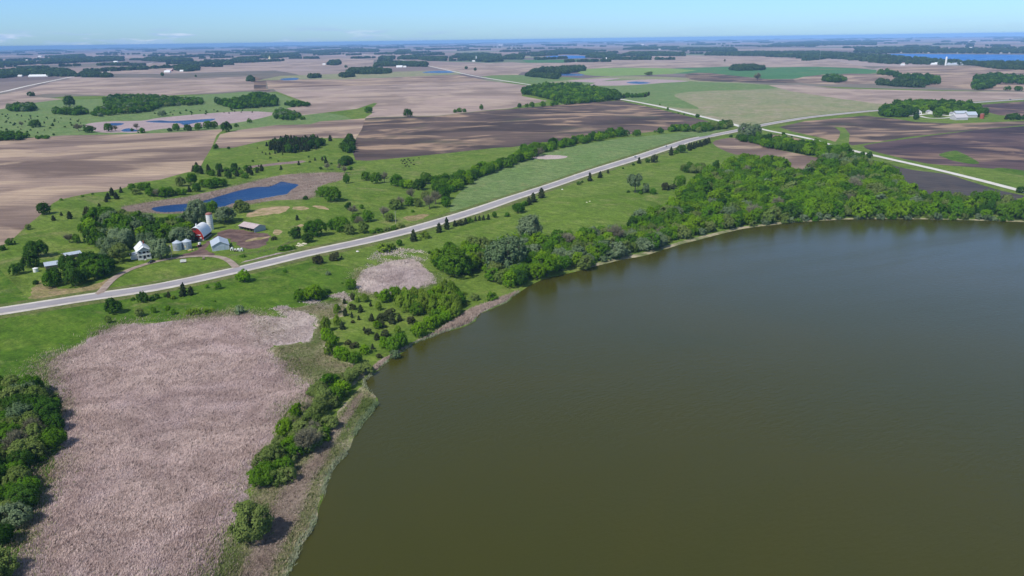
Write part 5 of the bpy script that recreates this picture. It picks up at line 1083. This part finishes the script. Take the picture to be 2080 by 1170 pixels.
for i, (px, py) in enumerate([(384, 509.5), (389, 509), (393.5, 508), (386.5, 508)]):
    p = at(px, py); vs, fs = [], []; box(vs, fs, -.6, .6, -.4, .4, -.1, .6); o = mesh_obj('pallet_crate', vs, fs, 'hay'); o.location = p; o.rotation_euler[2] = i
    tag(o, ['leftmost', 'third', 'rightmost', 'rearmost'][i]+' straw coloured crate on the ground below the grain bins', 'crate', 'crates below the grain bins')
def rock(px, py, s, lab, mat='hay', cat='rock', group=None, seed=0):
    bm = bmesh.new(); bmesh.ops.create_icosphere(bm, subdivisions=2, radius=1); r = random.Random(seed+int(px*7)); s *= .62
    for v in bm.verts: v.co = Vector((v.co.x*s*1.3, v.co.y*s, v.co.z*s*.7))*(1+r.uniform(-.18, .18))
    me = bpy.data.meshes.new('boulder'); bm.to_mesh(me); bm.free(); me.materials.append(MATS[mat]); o = ob('boulder', me); o.location = at(px, py); tag(o, lab, cat, group)
flat('pale_rock', (.62, .56, .44), .9, .1)
for i, (px, py) in enumerate([(605, 499), (611, 497), (617, 495), (609, 500), (614, 499), (621, 496), (607, 495)]): rock(px, py, 1.3, 'pale boulder in the rock pile between trees and paved road', 'pale_rock', 'rock', 'boulders in the pale rock pile')
rock(1425, 418, 1.6, 'single white boulder in the clearing inside the shore wood', 'pale_rock')
rock(1142, 385, 1.0, 'white boulder on the pasture just below the road lay-by', 'white_paint')
rock(726, 511, 1.3, 'grey boulder in the pasture below the middle of the road', 'concrete')
rock(1192, 411, .8, 'left pale boulder on the pasture hill', 'pale_rock'); rock(1198, 409, .8, 'right pale boulder on the pasture hill', 'pale_rock')
rr_ = np.random.default_rng(12)
# utility poles
def pole(px, py, h, lab, lamp=False):
    r = root_at('utility_pole', at(px, py), .5, lab, 'utility pole', 'wooden utility poles'); vs, fs = [], []; tube(vs, fs, (0, 0, -1), (0, 0, h), .16, .11, 8); mesh_obj('post', vs, fs, 'weathered_board', r)
    pbox('crossarm', 'weathered_board', r, -1.1, 1.1, -.07, .07, h-.7, h-.55)
    if lamp: pbox('lamp', 'white_paint', r, -.2, .2, -1.1, -.15, h-1.3, h-1.1)
pole(349.5, 526, 9, 'utility pole with a white yard lamp beside the farm driveway', True)
pole(804, 455, 9, 'lone wooden utility pole in the tree line left of the road')
fl = [at(*q) for q in [(466, 521.5), (495, 519), (525, 514.5), (548, 509), (572, 502), (590, 494)]]
fr = root_at('fence', fl[0], 0, 'thin wooden post and rail fence below the muddy barnyard', 'fence')
for a_, b_ in zip(fl[:-1], fl[1:]):
    k_ = max(2, int((b_-a_).length/3.2)); dv = (b_-a_)/k_; an = math.atan2(dv.y, dv.x)
    for i_ in range(k_):
        q = a_+dv*i_-fl[0]; po = pbox('post', 'timber', fr, -.08, .08, -.08, .08, -.3, 1.35); po.location = q; po.rotation_euler[2] = an
    for z_ in (.6, 1.1):
        ra = pbox('rail', 'timber', fr, 0, (b_-a_).xy.length, .085, .13, z_, z_+.12); ra.location = a_-fl[0]; ra.rotation_euler = (0, -math.atan2(b_.z-a_.z, (b_-a_).xy.length), an)
# vehicles
def car(px, py, toward, bodymat, label, kind='car', L=4.6):
    a, b = at(px, py), at(*toward); ang = math.atan2((b-a).y, (b-a).x)
    a.z += .36 if abs(px-2052) > 1e9 or kind != 'parked' else .05
    r = root_at('car' if kind != 'truck' else 'pickup_truck', a, ang, label, 'car' if kind != 'truck' else 'pickup truck')
    h = L/2; lower = [(-h, .35), (h, .35), (h, .75), (h*.55, .95), (-h, 1.0)]
    vs, fs = prism(lower, -.88, .88); mesh_obj('body', vs, fs, bodymat, r)
    cab = [(-h*.85, .96), (h*.42, .96), (h*.12, 1.45), (-h*.6, 1.47)] if kind != 'truck' else [(-h*.1, .96), (h*.5, .96), (h*.25, 1.6), (-h*.08, 1.6)]
    vs, fs = prism(cab, -.76, .76); mesh_obj('window', vs, fs, 'dark_glass', r)
    rp = [(cab[3][0], 1.48 if kind != 'truck' else 1.61), (cab[2][0], 1.48 if kind != 'truck' else 1.61), (cab[2][0], 1.54 if kind != 'truck' else 1.67), (cab[3][0], 1.54 if kind != 'truck' else 1.67)]
    vs, fs = prism(rp, -.74, .74); mesh_obj('roof', vs, fs, bodymat, r)
    for x in (-h*.62, h*.62):
        for y in (-.92, .70):
            vs, fs = [], []; tube(vs, fs, (x, y, .33), (x, y+.22, .33), .33, .33, 12); fs.append(tuple(range(12))[::-1]); mesh_obj('wheel', vs, fs, 'rubber', r)
    for y in (-.7, .4): pbox('headlight', 'white_paint', r, h, h+.03, y, y+.3, .55, .72)
car(1352, 299, (1365, 295), 'white_paint', 'white car on the paved road farther from the camera'); car(1290, 320, (1300, 317), 'white_paint', 'white car on the paved road nearer the camera')
car(2052, 203, (2080, 201), 'black_paint', 'dark car on the paved road at the right edge')
car(308, 534, (300, 537), 'black_paint', 'black car parked in front of the farmhouse', 'parked')
car(223, 552, (226, 548), 'white_paint', 'white pickup in the tree shade where the driveway bends', 'truck', 5.2)
# cattle
def cow_mesh():
    bm = bmesh.new(); sk = [(-1.0, 0, 1.05, .30, .42), (-.6, 0, 1.05, .36, .46), (0, 0, 1.0, .40, .48), (.6, 0, 1.05, .36, .46), (.9, 0, 1.15, .24, .34), (1.2, 0, 1.3, .16, .24), (1.45, 0, 1.25, .14, .18), (1.7, 0, 1.08, .09, .11)]
    rings = []
    for x, y, z, ry, rz in sk: rings.append([bm.verts.new((x, y+ry*math.cos(a), z+rz*math.sin(a))) for a in np.linspace(0, 2*math.pi, 9)[:-1]])
    for p, q in zip(rings[:-1], rings[1:]):
        for i in range(8): bm.faces.new((p[i], p[(i+1) % 8], q[(i+1) % 8], q[i]))
    bm.faces.new(rings[0][::-1]); bm.faces.new(rings[-1])
    for x, y in ((-.75, .22), (-.75, -.22), (.6, .2), (.6, -.2)):
        pr = None
        for z, r, dx in ((.85, .14, 0), (.5, .08, -.06 if x < 0 else 0), (.05, .06, 0), (0, .08, .02)):
            ring_ = [bm.verts.new((x+dx+r*math.cos(a), y+r*math.sin(a), z)) for a in np.linspace(0, 2*math.pi, 7)[:-1]]
            if pr:
                for i in range(6): bm.faces.new((pr[i], pr[(i+1) % 6], ring_[(i+1) % 6], ring_[i]))
            pr = ring_
    for s in (-1, 1):
        e = [bm.verts.new(c) for c in ((1.4, s*.12, 1.42), (1.38, s*.36, 1.45), (1.5, s*.14, 1.38))]; bm.faces.new(e)
    t = [bm.verts.new(c) for c in ((-1.0, -.03, 1.3), (-1.0, .03, 1.3), (-1.12, .03, .5), (-1.12, -.03, .5))]; bm.faces.new(t)
    me = bpy.data.meshes.new('cow'); bm.to_mesh(me); bm.free(); me.materials.append(MATS['cow_black']); return me
cm = cow_mesh(); rc = random.Random(4)
for px, py in [(815,327),(819,329),(822,326),(826,331),(829,325),(832,328),(822,334),(817,333),(828,336),(835,332),(841,336),(851,322),(840,327),(824,339),(831,340)]:
    o = ob('cow', cm); o.location = at(px, py); o.rotation_euler[2] = rc.uniform(0, 6.28); tag(o, 'black cow grazing on the green slope below the dark ploughed field', 'cow', 'black cattle grazing on the slope below the dark field')
# right farmstead
def fb(px, py, wpx, dep, eave, ridge, wall, roof, label, cat='farm building', name='farm_building', rot=0., along='x', group=None):
    p = at(px, py); w = wpx*depth_of(p.x, p.y, p.z)/FOC
    r = gable(name, p, rot, w, dep, eave, ridge, wall, roof, label, cat, along, group)
    return r, w
r, w = fb(1859, 233, 13, 9, 4.5, 7.5, 'white_paint', 'shingle', 'white house with grey roof in the right farmstead grove', 'house', 'farmhouse', along='y')
for k in range(3): pbox('window', 'dark_glass', r, w*(.15+.27*k), w*(.15+.27*k)+1.4, -.06, -.02, 1.2, 3)
r, w = fb(1885, 231, 9, 8, 3, 5, 'white_paint', 'shingle', 'small garage beside the house in the right farmstead', 'garage', 'garage', along='y')
fb(1933, 237, 7, 8, 4.5, 6.5, 'white_paint', 'shingle', 'narrow white shed at the left end of the right farmstead sheds', 'shed', 'shed', along='y')
fb(1942, 244, 26, 14, 3.4, 7.5, 'pale_lilac', 'pale_lilac', 'large lilac grey shed nearest the field at the right farmstead', 'shed', 'shed', .12)
fb(1941, 237, 24, 10, 5, 8, 'pale_lilac', 'grey_metal_roof', 'long shed behind the large lilac shed at the right farmstead', 'shed', 'shed')
fb(1966, 239, 19, 13, 4, 8, 'pale_lilac', 'grey_metal_roof', 'pale grey quonset shed at the right farmstead', 'shed', 'shed')
cyl_building('silo_stub', at(1994, 241), 2.8, 6.5, 1., 'red_brick', 'rust_red', 'short red brick silo at the right end of the right farmstead', 'silo', True)
# far farms
FARB = [(57,156.5,40,'white_metal_roof','broad white farm building before the left wood'),(36,156,8,'white_paint','small white shed left of the broad white farm building'),(230,127,8,'white_paint','white farmhouse beyond the far left road'),(146,115,16,'grey_metal_roof','pale long shed among far left trees'),(77,116,7,'white_paint','tiny pale barn in the far left distance'),(52,123,4,'white_paint','tiny white house in the far left wood'),
 (337,144.5,12,'red_paint','red barn of the small farm on the dark field'),(333,147.5,12,'white_metal_roof','low white shed before the distant red barn'),(365,145.5,7,'white_paint','small white shed right of the distant red barn'),(485,123,4,'white_paint','white shed left of the cone shaped pile'),(636,104.5,12,'grey_metal_roof','pale shed in the trees left of centre distance'),
 (863,99.5,14,'white_metal_roof','bright white barn in the centre distance'),(787,121,11,'grey_metal_roof','grey roofed shed by the gravel road wood'),(816,118.5,6,'white_paint','white house left of pair by the gravel road'),(827,118,3,'white_paint','white house right of pair by the gravel road'),(785,134,12,'grey_metal_roof','blue roofed barn in the centre farmstead'),(797,133,8,'white_paint','white barn in the centre farmstead'),(805,137.2,12,'white_metal_roof','low white shed below the centre farmstead'),(819,137,6,'white_paint','small white shed at the right of the centre farmstead'),
 (721,142,8,'grey_metal_roof','grey shed left of the centre farmstead wood'),(959,125.5,6,'white_paint','white barn beside the distant pale silo'),(1022,121,10,'pale_lilac','pale shed right of the distant silo wood'),(1012,92.5,9,'white_paint','white building near the horizon right of centre'),(655,132,6,'white_paint','white shed by the small round grove'),
 (1226,120,7,'white_paint','white farmhouse below the far pool wood'),(1278,99,9,'white_paint','white farm in the woods under the horizon'),(1312,96,6,'white_paint','pale barn in the woods under the horizon'),(1338,101,4,'white_paint','white tower barn in the woods under the horizon'),(1302,91.5,6,'white_paint','tiny white building on the skyline right of centre'),(1472,102,5,'white_paint','tiny white house in the far tree belt'),(1455,113,10,'pale_lilac','pale long shed beside the far pink field'),
 (1757,98,6,'white_paint','white house above the far lake wood'),(1957,98.5,9,'white_metal_roof','left white shed of the pair beyond the far lake'),(1969,98.5,8,'white_metal_roof','right white shed of the pair beyond the far lake'),(1831,133,7,'white_paint','white shed below the long lakeside wood'),(1683,88,5,'white_paint','tiny white building on the right skyline'),(1588,88,8,'white_paint','pale village buildings on the right skyline'),(1970,84,5,'white_paint','tiny white house on the skyline above the lake'),
 (1901,131.5,18,'white_metal_roof','long white dairy barn below the far lake'),(1893,132,9,'white_metal_roof','low white annex of the dairy barn below the far lake'),(1926,132.5,40,'grey_metal_roof','long low pale green shed right of the dairy barn')]
for px, py, wpx, mt, lab in FARB:
    p = at(px, py); dd = p.length; k = max(1., dd/7000); ev = (3.2 if wpx > 10 else 4)*k
    wl = mt if mt in ('red_paint', 'pale_lilac') else 'white_paint'
    w = wpx*depth_of(p.x, p.y, p.z)/FOC; dp = min(w*.7, 26)
    r = gable('farm_building', p, 0., w, dp, ev, ev+min(dp*.3, 6*k), wl, 'rust_metal_roof' if mt == 'red_paint' else mt, lab, 'farm building', 'x')
SH = [(1868,111.2,4),(1885,111.3,6),(1905,111.2,9),(1945,111.5,5),(1955,111.5,5),(2005,111.8,5),(2030,112,12),(1830,110.5,4),(2050,112,4)]
for i, (px, py, wpx) in enumerate(SH):
    p = at(px, py-3.2); w = wpx*.5*depth_of(p.x, p.y, p.z)/FOC
    gable('lake_cabin', p, 0, w, 10, 3.5, 6, 'pale_lilac', 'weathered_board', 'pale cabin on the far shore of the blue lake, '+ordinal([0, 1, 2, 3, 4, 5, 7-0, 6, 8][i] if i != 6 else 6)+' built there', 'cabin', 'x', 'cabins along the far lake shore')
for px, py, h, rd, lab in [(967.5,124,26,3.2,'tall pale silo before the distant centre wood'),(746,105,22,4,'pale silo in the grove on the centre horizon'),(1920.6,133,30,3.5,'white silo with round top beside the far dairy barn'),(828.6,118,12,2,'small white silo by the centre gravel road')]:
    cyl_building('silo', at(px, py), rd, h, rd, 'white_paint', 'white_paint', lab, 'silo', True)
p = at(548, 121.5); cyl_building('grain_pile', p, 12, 3, 26, 'yellow_tin', 'yellow_tin', 'tall tan cone shaped grain elevator beside the far left wood', 'grain elevator')
# radio mast
p = at(1664, 130); r = root_at('radio_mast', p, .3, 'thin lattice radio mast rising from the right far fields', 'radio mast'); hm = 40*depth_of(p.x, p.y, p.z)/FOC
vs, fs = [], []
for k in range(3):
    a = k*2.0944; tube(vs, fs, (.9*math.cos(a), .9*math.sin(a), -1), (.5*math.cos(a), .5*math.sin(a), hm), .12, .08, 4)
    for j in range(28):
        z0, z1 = hm*j/28, hm*(j+1)/28; b = a+2.0944; tube(vs, fs, (.8*math.cos(a), .8*math.sin(a), z0), (.8*math.cos(b), .8*math.sin(b), z1), .05, .05, 3)
mesh_obj('lattice', vs, fs, 'steel', r)

# ---------------------------------------------------------------- air
vs, fs = [], []; box(vs, fs, -34000, 34000, -3000, 46500, -420, CAM_Z+8)
hz = mesh_obj('haze', vs, fs, 'white_paint'); hz.data.materials.clear()
m = bpy.data.materials.new('haze'); m.use_nodes = True; nt = m.node_tree; nt.nodes.clear(); out = nt.nodes.new('ShaderNodeOutputMaterial')
pvn = nt.nodes.new('ShaderNodeVolumePrincipled'); pvn.inputs['Color'].default_value = (.29, .54, .95, 1); pvn.inputs['Density'].default_value = 5.2e-5; pvn.inputs['Anisotropy'].default_value = -.35
nt.links.new(pvn.outputs[0], out.inputs['Volume']); hz.data.materials.append(m); tag(hz, 'pale blue air between the camera and the horizon', 'haze', kind='stuff')
print('TREES', len(TREES), {k: len(v) for k, v in byname.items()}, 'FAR', len(FP), 'objs', len(scene.objects))
